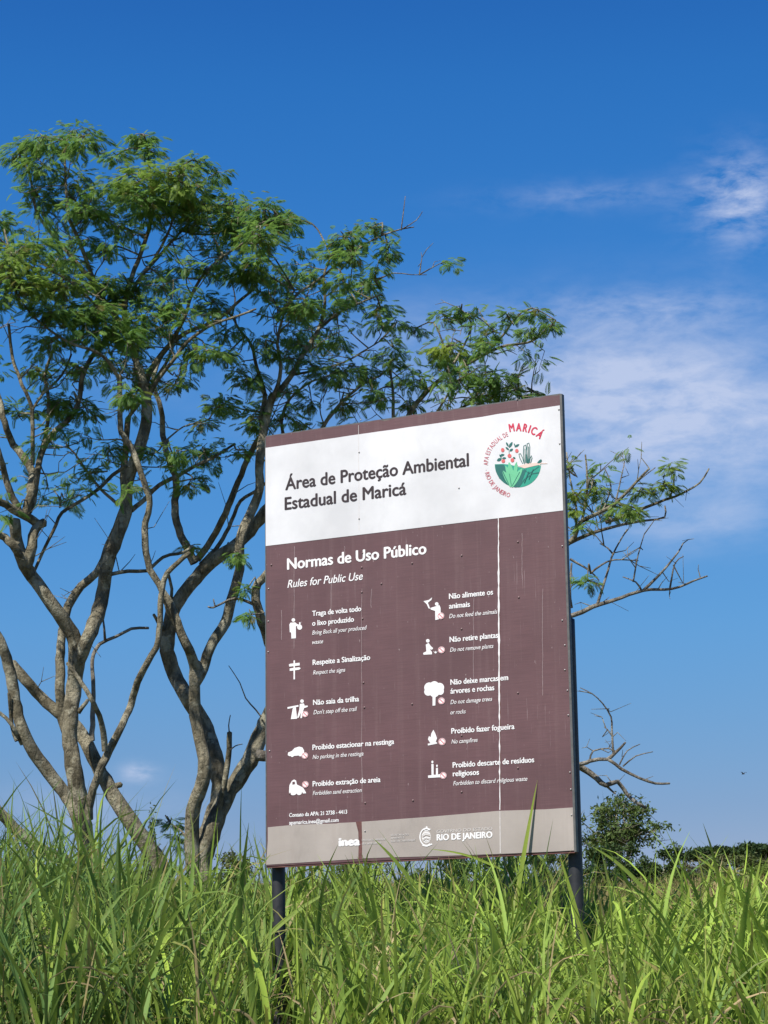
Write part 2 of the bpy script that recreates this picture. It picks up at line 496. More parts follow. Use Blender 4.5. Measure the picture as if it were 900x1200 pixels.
# lower lip of the board, turned edges and rails behind
g = Geo(); g.box(0.0, SW, 0.0045, 0.034, Z0 - 0.012, Z0 + 0.004); g.build('bottom_edge', M['peel'], board)
g = Geo(); g.box(SW - 0.011, SW + 0.004, -0.005, 0.034, Z0 - 0.006, Z0 + SH + 0.002); g.build('edge_trim', M['zinc'], board)
g = Geo(); g.box(-0.003, 0.0045, -0.0015, 0.034, Z0 - 0.004, Z0 + SH + 0.001); g.build('edge_trim', M['zinc'], board)
g = Geo(); g.box(0.0, SW - 0.012, 0.0045, 0.034, Z0 + SH - 0.003, Z0 + SH + 0.008); g.build('top_edge', M['zinc'], board)
for zz in (0.10, 0.52, 0.97, 1.42):
    g = Geo(); g.box(0.02, SW - 0.02, 0.034, 0.066, Z0 + zz, Z0 + zz + 0.05); g.build('back_rail', M['post'], board)
zp = S(668, 722)[1]
for xx, yy in ((0.030, 0.115), (2.196, 0.115)):
    P = np.array([[xx, yy, z] for z in np.linspace(-0.45, zp, 24)])
    V, Q = tube_arrays(P, np.full(24, 0.046), 20)
    mesh_obj('post', V, tri_fix(Q), M['post'], board, smooth=True)
# joints between the sheets
g = Geo()
L_ = []; R_ = []
r = np.random.default_rng(5)
for y in np.linspace(606.5, 949, 70):
    wd = 0.22 + abs(r.normal(0, 0.42)) + (0.38 if 640 < y < 830 else 0.05)
    x = 584.2 + (y - 606) * 0.0052 + r.normal(0, 0.12)
    L_.append(S(x - wd, y)); R_.append(S(x + wd * 0.7, y))
g.prism(L_ + R_[::-1], -0.0016, 0.0); g.build('split_joint', M['lettering_white'], board)
g = Geo(); g.prism(SS([(584.7, 606.6), (585.5, 606.5), (587.2, 949.6), (586.2, 949.7)]), -0.0009, 0.0); g.build('joint_gap', M['peel'], board)
g = Geo(); g.prism(SS([(585.6, 950.3), (586.5, 950.2), (587, 1000), (586, 1000)]), -0.0032, -0.002); g.build('footer_joint', M['lettering_pale'], board)
g = Geo(); g.prism(SS([(420.1, 498.5), (420.5, 498.4), (421.2, 622), (420.7, 622)]), -0.0026, -0.002); g.build('header_joint', M['lettering_pale'], board)
for x, y0, y1 in ((388, 668, 735), (424, 690, 940), (345, 640, 760), (330, 715, 750), (435, 690, 712), (404, 640, 660), (555, 700, 800), (636, 690, 815), (612, 625, 680)):
    g = Geo()
    pts = [(x + random.uniform(-.45, .45), y0 + (y1 - y0) * i / 8) for i in range(9)]
    g.prism(SS([(p[0] - .13, p[1]) for p in pts]) + SS([(p[0] + .13, p[1]) for p in pts])[::-1], -0.0012, 0.0)
    g.build('scratch', M['scratch'], board)
# bolts
def bolt_mesh(rad, mat):
    Vb = [(0, -0.006, 0)] + [(rad * 0.7 * math.cos(a), -0.005, rad * 0.7 * math.sin(a)) for a in np.linspace(0, 2 * math.pi, 10, endpoint=False)] + \
         [(rad * math.cos(a), 0, rad * math.sin(a)) for a in np.linspace(0, 2 * math.pi, 10, endpoint=False)]
    Fb = [(0, 1 + (i + 1) % 10, 1 + i) for i in range(10)] + [(1 + i, 1 + (i + 1) % 10, 11 + (i + 1) % 10, 11 + i) for i in range(10)]
    return Vb, Fb
bolt_b = [(541, 651), (541, 737), (607, 635), (607, 812), (607, 900), (483, 825), (541, 862), (483, 660), (425, 648), (424, 665), (424, 694), (425, 725), (426, 800), (427, 829), (428, 941), (484, 938), (541, 928), (340, 930), (318, 662), (447, 684), (608, 700)]
bolt_z = [(659, 640), (659, 727), (662, 756), (662, 785), (665, 809), (666, 838), (668, 905), (669, 925), (655, 480), (656, 520), (312.8 + 2, 690), (314.5, 728), (314.5, 764), (316, 880), (428, 974), (670, 955), (421, 530), (421, 608), (538, 572), (606, 468), (423, 492)]
for lst, rad, mt in ((bolt_b, 0.0080, M['bolt']), (bolt_z, 0.0062, M['bolt_zinc'])):
    first = None
    for p in lst:
        x, z = S(*p)
        if first is None:
            Vb, Fb = bolt_mesh(rad, mt)
            first = mesh_obj('bolt', np.array(Vb), Fb, mt, board, smooth=True)
            o = first
        else:
            o = first.copy(); COL.objects.link(o); o.parent = board
        o.location = (x, -0.002 if (p[1] < 610 or p[1] > 950) else 0.0, z)

# lettering ------------------------------------------------------------
def glyphs(text, bold=0.0, shear=0.0):
    if bold:                                 # heavier weight: the outline laid down a few times, slightly shifted
        V0, F0 = glyphs(text, 0.0, shear)
        Vb, Fb = [], []
        for dx, dy in ((-bold, 0), (bold, 0), (0, bold * .6), (0, -bold * .6), (0, 0)):
            Fb += [tuple(i + len(V0) * (len(Vb)) for i in f) for f in F0]
            Vb.append(V0 + [dx, dy])
        return np.vstack(Vb), Fb
    cu = bpy.data.curves.new('txt', 'FONT')
    cu.body = text
    cu.shear = shear
    cu.resolution_u = 4
    ob = bpy.data.objects.new('txt', cu)
    COL.objects.link(ob)
    bpy.context.view_layer.update()
    me = bpy.data.meshes.new_from_object(ob.evaluated_get(bpy.context.evaluated_depsgraph_get()))
    V = np.array([v.co[:] for v in me.vertices]).reshape(-1, 3)[:, :2]
    Fc = [tuple(p.vertices) for p in me.polygons]
    bpy.data.objects.remove(ob); bpy.data.meshes.remove(me); bpy.data.curves.remove(cu)
    return V, Fc
CAPH = glyphs('H')[0][:, 1].max()
def write(name, text, x0, x1, ybase, cap, mat, bold=0.0, shear=0.0, y=-0.0022, label=None):
    """one line of lettering: left and right pixel, baseline pixel at the left end, capital height in pixels"""
    V, Fc = glyphs(text, bold, shear)
    ax, az_ = S(x0, ybase); _, a2 = S(x0, ybase - cap)
    slope = -0.1225 - (ybase - 640) * 1.9e-4
    bx, _ = S(x1, ybase + slope * (x1 - x0))
    h = (a2 - az_) / CAPH
    lo, hi = V[:, 0].min(), V[:, 0].max()
    lay = (np.arange(len(V)) // max(1, len(V) // 5)) * 0.00012 if bold else np.zeros(len(V))
    W3 = np.stack([ax + (V[:, 0] - lo) / (hi - lo) * (bx - ax), y - lay, az_ + V[:, 1] * h], -1)
    o = mesh_obj(name, W3, Fc, mat, board)
    if label: o['label'] = label
    return o
LW, LF, LP, LB = M['lettering_white'], M['lettering_faded'], M['lettering_pale'], M['lettering_black']
write('heading_lettering', 'Área de Proteção Ambiental', 334.5, 550, 574.3, 14.2, LB, 0.026, y=-0.0040)
write('heading_lettering', 'Estadual de Maricá', 333.8, 476.5, 597.5, 14.2, LB, 0.026, y=-0.0040)
write('heading_lettering', 'Normas de Uso Público', 336.5, 500, 667.5, 12.7, LW, 0.034)
write('heading_lettering', 'Rules for Public Use', 337, 425.5, 689, 9, LW, 0.014, 0.25)
rules = [
 ('Traga de volta todo', 366, 423.5, 722, 5.9, 1), ('o lixo produzido', 366, 415, 733.4, 5.9, 1), ('Bring Back all your produced', 366, 430, 744, 4.8, 0), ("waste", 366, 379, 755, 4.8, 0),
 ('Respeite a Sinalização', 366.5, 434, 779.4, 6.0, 1), ('Respect the signs', 367, 405, 790.6, 4.8, 0),
 ('Não saia da trilha', 367, 421, 826.3, 6.0, 1), ("Don't step off the trail", 367.5, 418.5, 837.2, 4.9, 0),
 ('Proibido estacionar na restinga', 366.3, 462, 878.9, 6.0, 1), ('No parking in the restinga', 366.5, 426, 889.6, 4.8, 0),
 ('Proibido extração de areia', 366.5, 446, 921.6, 6.0, 1), ('Forbidden sand extraction', 366.7, 424, 931.9, 4.8, 0),
 ('Contato da APA: 21 2738 - 4413', 339, 407, 957.5, 4.4, 1), ('apamarica.inea@gmail.com', 339, 397, 966.4, 4.4, 1),
 ('Não alimente os', 526.3, 578, 702, 6.2, 1), ('animais', 526.3, 551, 713.4, 6.2, 1), ('Do not feed the animals', 526.5, 583, 724.6, 4.9, 0),
 ('Não retire plantas', 527, 584, 752.6, 6.2, 1), ('Do not remove plants', 527.5, 578.5, 764, 4.9, 0),
 ('Não deixe marcas em', 528, 595.7, 802.6, 6.2, 1), ('árvores e rochas', 528, 579.5, 813, 6.2, 1), ('Do not damage trees', 528, 577, 825.3, 4.9, 0), ('or rocks', 528, 546, 837.3, 4.9, 0),
 ('Proibido fazer fogueira', 529, 603, 859.8, 6.2, 1), ('No campfires', 529.2, 560, 871.6, 4.9, 0),
 ('Proibido descarte de resíduos', 530.6, 626, 899.7, 6.2, 1), ('religiosos', 530.8, 561.5, 909.8, 6.2, 1), ('Forbidden to discard religious waste', 531.3, 618, 920.5, 4.9, 0)]
for t_, x0, x1, yb, cap, b in rules:
    write('rule_lettering', t_, x0, x1, yb, cap, LW if b else LF, 0.032 if b else 0.018, 0 if b else 0.25)
write('footer_lettering', 'inea', 397, 422.3, 991.5, 9.4, LW, 0.075, y=-0.0040)
for t_, x0, x1, yb, cap in (('instituto estadual', 424.5, 452, 985.6, 2.5), ('do ambiente', 424.5, 447, 989.8, 2.5), ('SECRETARIA DO', 458.5, 479, 980.0, 2.2), ('AMBIENTE E', 458.5, 474, 983.4, 2.2), ('SUSTENTABILIDADE', 458.5, 487, 987.0, 2.2)):
    write('footer_lettering', t_, x0, x1, yb, cap, LP, 0.004, y=-0.0040)
write('footer_lettering', 'GOVERNO DO ESTADO', 512, 577, 976.3, 3.6, LP, 0.0, y=-0.0040)
write('footer_lettering', 'RIO DE JANEIRO', 512, 577.3, 985.0, 7.0, LW, 0.05, y=-0.0040)

# pictograms ----------------------------------------------------------
def circ(cx, cy, rx, ry=None, n=20, a0=0, a1=2 * math.pi):
    ry = ry or rx
    return [(cx + rx * math.cos(a), cy + ry * math.sin(a)) for a in np.linspace(a0, a1, n, endpoint=(a1 - a0) < 6.2)]
def stroke(pts, wd):
    """a pen line of width wd along pixel points -> outline"""
    pts = np.array(pts, float)
    T = np.gradient(pts, axis=0); T /= np.linalg.norm(T, axis=1, keepdims=True)
    N = np.stack([-T[:, 1], T[:, 0]], -1) * wd / 2
    return [tuple(p) for p in pts + N] + [tuple(p) for p in (pts - N)[::-1]]
class Pic:
    def __init__(s, ox, oy, k): s.o = (ox, oy, k)
    def m(s, pts): return [S(s.o[0] + x / s.o[2], s.o[1] + y / s.o[2]) for x, y in pts]
    def make(s, name, shapes, mat, y0=-0.0020, y1=-0.0004, parent=None):
        g = Geo()
        for i, sh in enumerate(shapes): g.prism(s.m(sh), y0 - i * 0.00003, y1)
        return g.build(name, mat, parent or board)
def ban(pic, cx, cy, r, parent):
    pic.make('ban_disc', [circ(cx, cy, r)], LW, -0.0034, -0.0024, parent)
    ring = circ(cx, cy, r * .93, n=24); inn = circ(cx, cy, r * .74, n=24)
    g = Geo()
    a = pic.m(ring); b = pic.m(inn)
    V = [(x, -0.0040, z) for x, z in a + b]
    n = len(ring)
    g.add(V, [(i, (i + 1) % n, n + (i + 1) % n, n + i) for i in range(n)])
    d = r * .60
    V2 = [(x, -0.0040, z) for x, z in pic.m([(cx - d - 2, cy - d + 2), (cx - d + 2, cy - d - 2), (cx + d + 2, cy + d - 2), (cx + d - 2, cy + d + 2)])]
    g.add(V2, [(0, 1, 2, 3)])
    g.build('ban_ring', M['pink'], parent)
c2 = Pic(300, 620, 4.737); c3 = Pic(300, 800, 4.737); c4 = Pic(480, 670, 4.286); c5 = Pic(480, 830, 4.286); c6 = Pic(540, 470, 7.5)
c2.make('pictogram', [circ(208, 505, 10), [(186, 530), (192, 520), (218, 518), (228, 527), (245, 533), (242, 541), (222, 539), (222, 606), (197, 608), (196, 575), (188, 572)], circ(243, 545, 14), [(240, 518), (248, 518), (247, 536), (241, 536)]], LW)
c2.make('pictogram', [[(209, 730), (217, 729), (217, 834), (209, 835)], [(183, 752), (190, 748), (243, 742), (243, 757), (186, 764)], [(188, 774), (240, 767), (249, 773), (241, 781), (188, 788)]], LW)
p = c3.make('pictogram', [[(175, 136), (236, 124), (237, 133), (176, 146)], [(205, 142), (222, 136), (229, 200), (194, 203)], circ(256, 103, 10), [(244, 118), (266, 115), (271, 128), (288, 127), (288, 135), (268, 141), (263, 155), (256, 197), (247, 197), (250, 165), (238, 195), (229, 195), (241, 150)]], LW)
ban(c3, 274, 175, 17, p)
p = c3.make('pictogram', [[(177, 402), (179, 388), (200, 379), (215, 363), (240, 355), (258, 360), (268, 378), (266, 397), (245, 404), (186, 408)], circ(202, 404, 9), circ(246, 400, 9)], LW)
ban(c3, 272, 405, 18, p)
p = c3.make('pictogram', [[(184, 618), (186, 570), (200, 545), (212, 538), (223, 543), (228, 566), (247, 575), (262, 583), (276, 606), (279, 614), (262, 615), (252, 598), (238, 594), (232, 612)], circ(207, 602, 23), circ(240, 608, 16)], LW)
pc = c3.make('cab_window', [[(203, 551), (216, 549), (218, 563), (203, 566)]], M['brown'], -0.0030, -0.0022, p)
ban(c3, 275, 565, 18, p)
p = c4.make('pictogram', [[(70, 148), (97, 142), (114, 129), (110, 142), (92, 156), (98, 171), (104, 186), (96, 184), (86, 162)], circ(137, 162, 9), [(122, 177), (150, 167), (156, 182), (157, 236), (130, 243), (129, 197), (107, 190), (105, 182)]], LW)
ban(c4, 158, 222, 17, p)
p = c4.make('pictogram', [circ(92, 347, 9), [(82, 366), (96, 358), (107, 374), (119, 384), (113, 392), (101, 389), (113, 404), (113, 415), (71, 417), (69, 408), (85, 400)], [(119, 398), (128, 404), (131, 397), (134, 404), (141, 399), (134, 410), (128, 410)]], LW)
ban(c4, 161, 393, 17, p)
p = c4.make('pictogram', [circ(100, 582, 26), circ(125, 574, 24), circ(150, 582, 24), circ(94, 603, 20), circ(125, 604, 26), circ(154, 600, 19), [(116, 622), (131, 622), (130, 672), (116, 673)]], LW)
ban(c4, 161, 649, 17, p)
p = c5.make('pictogram', [[(120, 108), (129, 126), (138, 150), (131, 172), (105, 176), (93, 156), (98, 140), (106, 146), (110, 126)], [(92, 178), (138, 170), (139, 178), (93, 187)]], LW)
ban(c5, 164, 168, 18, p)
p = c5.make('pictogram', [[(110, 281), (121, 280), (121, 336), (111, 338)], circ(115, 270, 5, 7), [(133, 300), (143, 299), (143, 336), (133, 337)], circ(138, 289, 4, 6), [(93, 338), (162, 330), (172, 340), (166, 346), (94, 350)]], LW)
ban(c5, 170, 338, 17, p)

# round emblem on the header -----------------------------------------
emb = c6.make('emblem', [[(298, 557)] + circ(503, 558, 204, 204, 40, math.pi, 0)[::1] + [(708, 550), (640, 572), (560, 590), (500, 575), (440, 556), (360, 552)]] if False else
              [[(299, 556), (370, 553), (440, 560), (500, 578), (560, 592), (640, 574), (706, 552)] + circ(503, 556, 203, 204, 34, 0, math.pi)], M['green_mid'], -0.0030, -0.0022)
def leafp(x0, y0, x1, y1, wd, bend=0.0, n=9):
    d = np.array([x1 - x0, y1 - y0], float); L = np.linalg.norm(d); nn = np.array([-d[1], d[0]]) / L
    a, b = [], []
    for i in range(n):
        t = i / (n - 1)
        c = np.array([x0, y0]) + d * t + nn * bend * math.sin(math.pi * t)
        wv = wd / 2 * math.sin(math.pi * min(1, t * 0.97 + 0.02)) ** 0.8
        a.append(tuple(c + nn * wv)); b.append(tuple(c - nn * wv))
    return a + b[::-1]
c6.make('emblem_leaves', [[(303, 560), (380, 560), (418, 640), (452, 755), (400, 730), (340, 680), (310, 620)], [(540, 612), (580, 600), (520, 755), (478, 760), (460, 752)],
                          stroke([(520, 745), (560, 690), (630, 640), (690, 630)], 9), stroke([(560, 600), (600, 640), (690, 575)], 7)], M['green_dark'], -0.0040, -0.0030, emb)
c6.make('emblem_leaves', [leafp(440, 756, 368, 610, 46, 8), leafp(452, 758, 430, 540, 56, 0), leafp(458, 756, 545, 592, 50, -10), leafp(440, 700, 395, 570, 36, 5), leafp(462, 700, 500, 560, 36, -4), leafp(440, 620, 422, 540, 18), leafp(470, 610, 494, 535, 18)], M['green_light'], -0.0048, -0.0040, emb)
c6.make('emblem_veins', [stroke([(330, 585), (352, 640), (410, 725)], 6), stroke([(360, 590), (385, 650), (425, 735)], 6), stroke([(448, 750), (430, 640)], 4), stroke([(455, 745), (520, 625)], 4), stroke([(600, 620), (560, 720)], 8), stroke([(640, 600), (600, 690)], 5)], M['green_dark'], -0.0060, -0.0050, emb)
for sh_ in [circ(370, 431, 15, 18), circ(494, 438, 15, 17), circ(430, 482, 17, 17), circ(455, 520, 16, 18), circ(375, 528, 16, 16)]: c6.make('emblem_berry', [sh_], M['berry'], -0.0044, -0.0022, emb)
for sh_ in [leafp(425, 410, 455, 360, 22), leafp(420, 400, 400, 362, 16), leafp(425, 430, 395, 405, 16), leafp(430, 440, 460, 420, 20), leafp(475, 405, 515, 380, 18), leafp(480, 400, 470, 372, 10), leafp(345, 480, 385, 470, 20), leafp(320, 525, 360, 505, 26), leafp(365, 505, 400, 500, 18), leafp(460, 495, 482, 505, 16), leafp(340, 470, 360, 500, 12), stroke([(425, 440), (428, 470)], 4)]: c6.make('emblem_leaf', [sh_], M['green_dark'], -0.0044, -0.0022, emb)
cac = []
for pts in ([(560, 555), (552, 460), (555, 395), (572, 385), (580, 440), (582, 550)], [(590, 550), (582, 440), (585, 375), (600, 368), (608, 400), (606, 500), (596, 552)], [(545, 550), (520, 500), (512, 465), (526, 462), (545, 500), (556, 545)], [(604, 545), (612, 500), (622, 480), (628, 500), (615, 548)], [(568, 545), (566, 420)], [(595, 545), (596, 400)], [(577, 540), (577, 470)]):
    cac.append(stroke(pts, 5.5))
c6.make('emblem_cactus', cac, M['green_dark'], -0.0046, -0.0022, emb)
c6.make('emblem_sand', [[(505, 572), (580, 552), (660, 542), (760, 547), (764, 551), (700, 553), (704, 572), (690, 562), (640, 573), (560, 592)]], M['sand'], -0.0042, -0.0022, emb)
c6.make('emblem_bird', [[(672, 546), (690, 522), (708, 512), (715, 522), (706, 541), (690, 549)]], M['green_dark'], -0.0050, -0.0044, emb)
def arc_text(name, text, a0, a1, rad, hgt, mat, outward=True, bold=0.0, cx=503, cy=558):
    parts = []; adv = [0.0]
    widths = []
    for ch in text:
        if ch == ' ': widths.append(0.30); parts.append(None); continue
        V, Fc = glyphs(ch, bold); lo = V[:, 0].min(); V[:, 0] -= lo
        widths.append(V[:, 0].max() + 0.10); parts.append((V, Fc))
    tot = sum(widths); acc = 0; g = Geo()
    px_per = abs(math.radians(a1 - a0)) * rad / tot
    for wd, prt in zip(widths, parts):
        if prt is not None:
            V, Fc = prt
            th = math.radians(a0 + (a1 - a0) * (acc + wd / 2) / tot)
            vx = (V[:, 0] - (wd - 0.10) / 2) * px_per; vz = V[:, 1] / CAPH * hgt
            if outward:
                rx, ry = math.sin(th), -math.cos(th); tx, ty = math.cos(th), math.sin(th); rr = rad + vz
            else:
                rx, ry = math.sin(th), -math.cos(th); tx, ty = -math.cos(th), -math.sin(th); rr = rad - vz
            pts = [(cx + r_ * rx + x_ * tx, cy + r_ * ry + x_ * ty) for r_, x_ in zip(rr, vx)]
            g.add([(x, -0.0032 - (i * 5 // len(pts)) * 0.00012, z) for i, (x, z) in enumerate(c6.m(pts))], Fc)
        acc += wd
    g.build(name, mat, emb)
arc_text('emblem_lettering', 'MARICÁ', -15, 42, 294, 68, M['red'], True, 0.05)
arc_text('emblem_lettering', 'APA ESTADUAL DE', -92, -18, 262, 38, M['faded_red'], True, 0.02)
arc_text('emblem_lettering', '·', -101, -99, 262, 40, M['faded_red'], True)
arc_text('emblem_lettering', 'RIO DE JANEIRO', -104, -166, 299, 38, M['faded_red'], False, 0.02)

# state arms in the footer: oval wreath, banner and star
p7 = Pic(380, 950, 4.09)
cr = p7.make('crest', [circ(490, 126, 22, 31, 28)], LP, -0.0030, -0.0022)
p7.make('crest_detail', [circ(492, 80, 5, 5, 5), stroke(circ(490, 126, 30, 41, 26, 0.9, 5.5 - 0.15), 6), stroke([(472, 165), (492, 170), (518, 160)], 7), stroke([(470, 118), (486, 104), (508, 112)], 4), stroke([(472, 135), (490, 128), (508, 132)], 4), stroke([(480, 150), (490, 140), (502, 148)], 4), stroke([(474, 90), (492, 96), (510, 88)], 4)], LW, -0.0042, -0.0030, cr)
p7.make('crest_detail', [stroke([(473, 127), (488, 117), (508, 122)], 4), stroke([(476, 143), (490, 135), (505, 140)], 3)], M['grey'], -0.0052, -0.0044, cr)

# ------------------------------------------------------------------ trees
def leaf_template(n_pairs, length, wd, spread, droop):
    V, Q = [], []
    ts = np.linspace(0.22, 0.98, n_pairs)
    for i, t in enumerate(ts):
        for s in (-1, 1):
            a = spread * (1 - 0.45 * t)
            ln = length * (0.62 - 0.25 * abs(t - 0.45))
            d = np.array([math.cos(a), s * math.sin(a), -0.18 - 0.3 * t])
            d /= np.linalg.norm(d)
            b = np.array([t * length, 0, -droop * t * t * length])
            tip = b + d * ln + np.array([0, 0, -0.12 * ln])
            midp = b + d * ln * 0.5 + np.array([0, 0, 0.02 * ln])
            side = np.array([-d[1], d[0], 0]) * wd / 2
            k = len(V)
            V += [b, midp + side, tip, midp - side]
            Q.append((k, k + 1, k + 2, k + 3))
    b = np.array([length * 0.98, 0, -droop * length]); k = len(V)
    V += [b, b + [0.25 * length, wd * .5, -.12 * length], b + [0.5 * length, 0, -.3 * length], b + [0.25 * length, -wd * .5, -.12 * length]]
    Q.append((k, k + 1, k + 2, k + 3))
    r_ = 0.004; k = len(V)
    V += [np.array([0, -r_, 0.0]), np.array([0, r_, 0.0]), np.array([length, r_ * .5, -droop * length]), np.array([length, -r_ * .5, -droop * length])]
    Q.append((k, k + 1, k + 2, k + 3))
    return np.array(V), np.array(Q)
TEMPL = [leaf_template(6, 0.14, 0.019, 1.05, 0.25), leaf_template(7, 0.16, 0.017, 0.98, 0.45), leaf_template(6, 0.125, 0.021, 1.15, 0.10)]

def put_leaves(P, D, size, tone, templ=TEMPL):
    """place a compound leaf at every row of P pointing along D"""
    Vs, Qs, Ts, off = [], [], [], 0
    pick = rng.integers(0, len(templ), len(P))
    for k, (TV, TQ) in enumerate(templ):
        idx = np.where(pick == k)[0]
        if not len(idx): continue
        d = D[idx]; d = d / np.linalg.norm(d, axis=1, keepdims=True)
        upv = np.tile([0, 0, 1.0], (len(idx), 1)) + rng.normal(0, 0.30, (len(idx), 3))
        s = np.cross(upv, d); s /= np.linalg.norm(s, axis=1, keepdims=True) + 1e-9
        u = np.cross(d, s)
        V = P[idx][:, None] + size[idx][:, None, None] * (TV[None, :, 0:1] * d[:, None] + TV[None, :, 1:2] * s[:, None] + TV[None, :, 2:3] * u[:, None])
        Vs.append(V.reshape(-1, 3))
        Qs.append((TQ[None] + (np.arange(len(idx)) * len(TV))[:, None, None]).reshape(-1, 4) + off)
        Ts.append(np.repeat(tone[idx], len(TV), axis=0))
        off += len(idx) * len(TV)
    return np.vstack(Vs), np.vstack(Qs), np.vstack(Ts)

class Tree:
    def __init__(s, Y0):
        s.Y0 = Y0; s.skel = []; s.wood = []; s.dead = []; s.tw = []; s.LP = []; s.LD = []; s.LS = []; s.LT = []
    def near(s, px, py):
        A = np.array(s.skel)
        d = (A[:, 0] - px) ** 2 + (A[:, 1] - py) ** 2
        return A[int(np.argmin(d))]
    def limb(s, pts, r0, r1, dY=0.0, Ystart=None, dead=False, rough=0.10):
        """pts: pixels along the limb; r0, r1 radii in pixels; dY how much further away it ends"""
        n = len(pts)
        L = np.concatenate([[0], np.cumsum(np.hypot(np.diff([p[0] for p in pts]), np.diff([p[1] for p in pts])))])
        t = L / L[-1]
        y0 = Ystart if Ystart is not None else (s.near(*pts[0])[2] if s.skel else s.Y0)
        ys = y0 + dY * t + rng.normal(0, 0.05, n) * (t > 0) * (t < 1)
        rows = []
        for (px, py), yy, tt in zip(pts, ys, t):
            p = at(px, py, yy)
            rr = (r0 + (r1 - r0) * tt) * yy / F
            rows.append([*p, rr, px, py, yy])
        C_ = spline(np.array(rows), 0.07)
        s.skel += [tuple(c[4:7]) + tuple(c[:3]) for c in C_]
        jit = rng.normal(0, 1, (len(C_), 3)) * (C_[:, 3:4] * rough); jit[0] = 0
        V, Q = tube_arrays(C_[:, :3] + jit, np.maximum(C_[:, 3], 0.003), 12 if r0 > 5 else 7, 0.07 if r0 > 3 else 0.0)
        (s.dead if dead else s.wood).append((V, Q))
    def clump(s, cx, cy, rx, ry, dens=1.0, bright=0.0, dY=0.0):
        q = s.near(cx, cy)
        Yc = q[2] + dY + rng.normal(0, 0.30)
        c = at(cx, cy, Yc); k = Yc / F
        ax, az_ = rx * k, ry * k
        ay = 0.75 * (ax + az_) / 2 + 0.08
        anchor = np.array(q[3:6])
        n = max(8, int((rx * ry * 0.28 + 11) * dens))
        # twig from the nearest limb to the clump, and a few sub-hubs
        midp = (anchor + c) / 2 + rng.normal(0, 0.06, 3) + [0, 0, 0.03]
        if np.linalg.norm(c - anchor) > 0.03:
            s.tw.append(tube_arrays(spline(np.array([anchor, midp, c]), 0.08), np.linspace(0.011, 0.006, len(spline(np.array([anchor, midp, c]), 0.08))), 5))
        nh = max(2, int(math.sqrt(n) * 0.8))
        hubs = []
        for _ in range(nh):
            v = rng.normal(0, 1, 3); v /= np.linalg.norm(v)
            h = c + v * rng.uniform(0.15, 0.85) ** 0.6 * np.array([ax, ay, az_])
            hubs.append(h)
            ms = (c + h) / 2 + rng.normal(0, 0.025, 3)
            s.tw.append(tube_arrays(np.array([c, ms, h]), np.array([0.006, 0.005, 0.0032]), 4))
        hubs = np.array(hubs)
        for _ in range(n):
            h = hubs[rng.integers(nh)]
            v = rng.normal(0, 1, 3) * np.array([1, 1, 0.55]); v /= np.linalg.norm(v)
            off = v * np.array([ax, ay, az_]) * rng.uniform(0.08, 0.72) * np.array([1.15, 1.15, 0.85])
            p = h + off
            dirv = v * np.array([1, 1, 0.4]) + (p - c) * 0.8 / (ax + 0.05) + np.array([0, 0, -0.25 + rng.normal(0, 0.25)])
            s.LP.append(p); s.LD.append(dirv)
            s.LS.append(rng.uniform(0.36, 0.68))
            b = rng.uniform(0, 1)
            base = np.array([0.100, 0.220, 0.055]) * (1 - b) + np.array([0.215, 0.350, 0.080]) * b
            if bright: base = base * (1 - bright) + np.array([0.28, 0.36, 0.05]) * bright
            if rng.uniform() < 0.10: base = np.array([0.15, 0.13, 0.035])
            s.LT.append(base * rng.uniform(0.8, 1.2))
    def twigs(s, n, region, length=0.35):
        """bare fine twigs leaving random limb points inside a pixel region"""
        A = np.array(s.skel)
        x0, y0, x1, y1 = region
        idx = np.where((A[:, 0] > x0) & (A[:, 0] < x1) & (A[:, 1] > y0) & (A[:, 1] < y1))[0]
        if not len(idx): return
        for i in rng.choice(idx, n):
            p = A[i, 3:6]; d = rng.normal(0, 1, 3) * [1, 0.7, 0.6] + [0, 0, 0.5]; d /= np.linalg.norm(d)
            L = length * rng.uniform(0.4, 1.3)
            q1 = p + d * L * .5 + rng.normal(0, .03, 3); q2 = p + d * L + rng.normal(0, .08, 3)
            s.tw.append(tube_arrays(np.array([p, q1, q2]), np.array([0.006, 0.004, 0.002]), 4))
            if rng.uniform() < 0.6:
                q3 = q1 + (d + rng.normal(0, .6, 3)) * L * .4
                s.tw.append(tube_arrays(np.array([q1, q3]), np.array([0.004, 0.002]), 4))
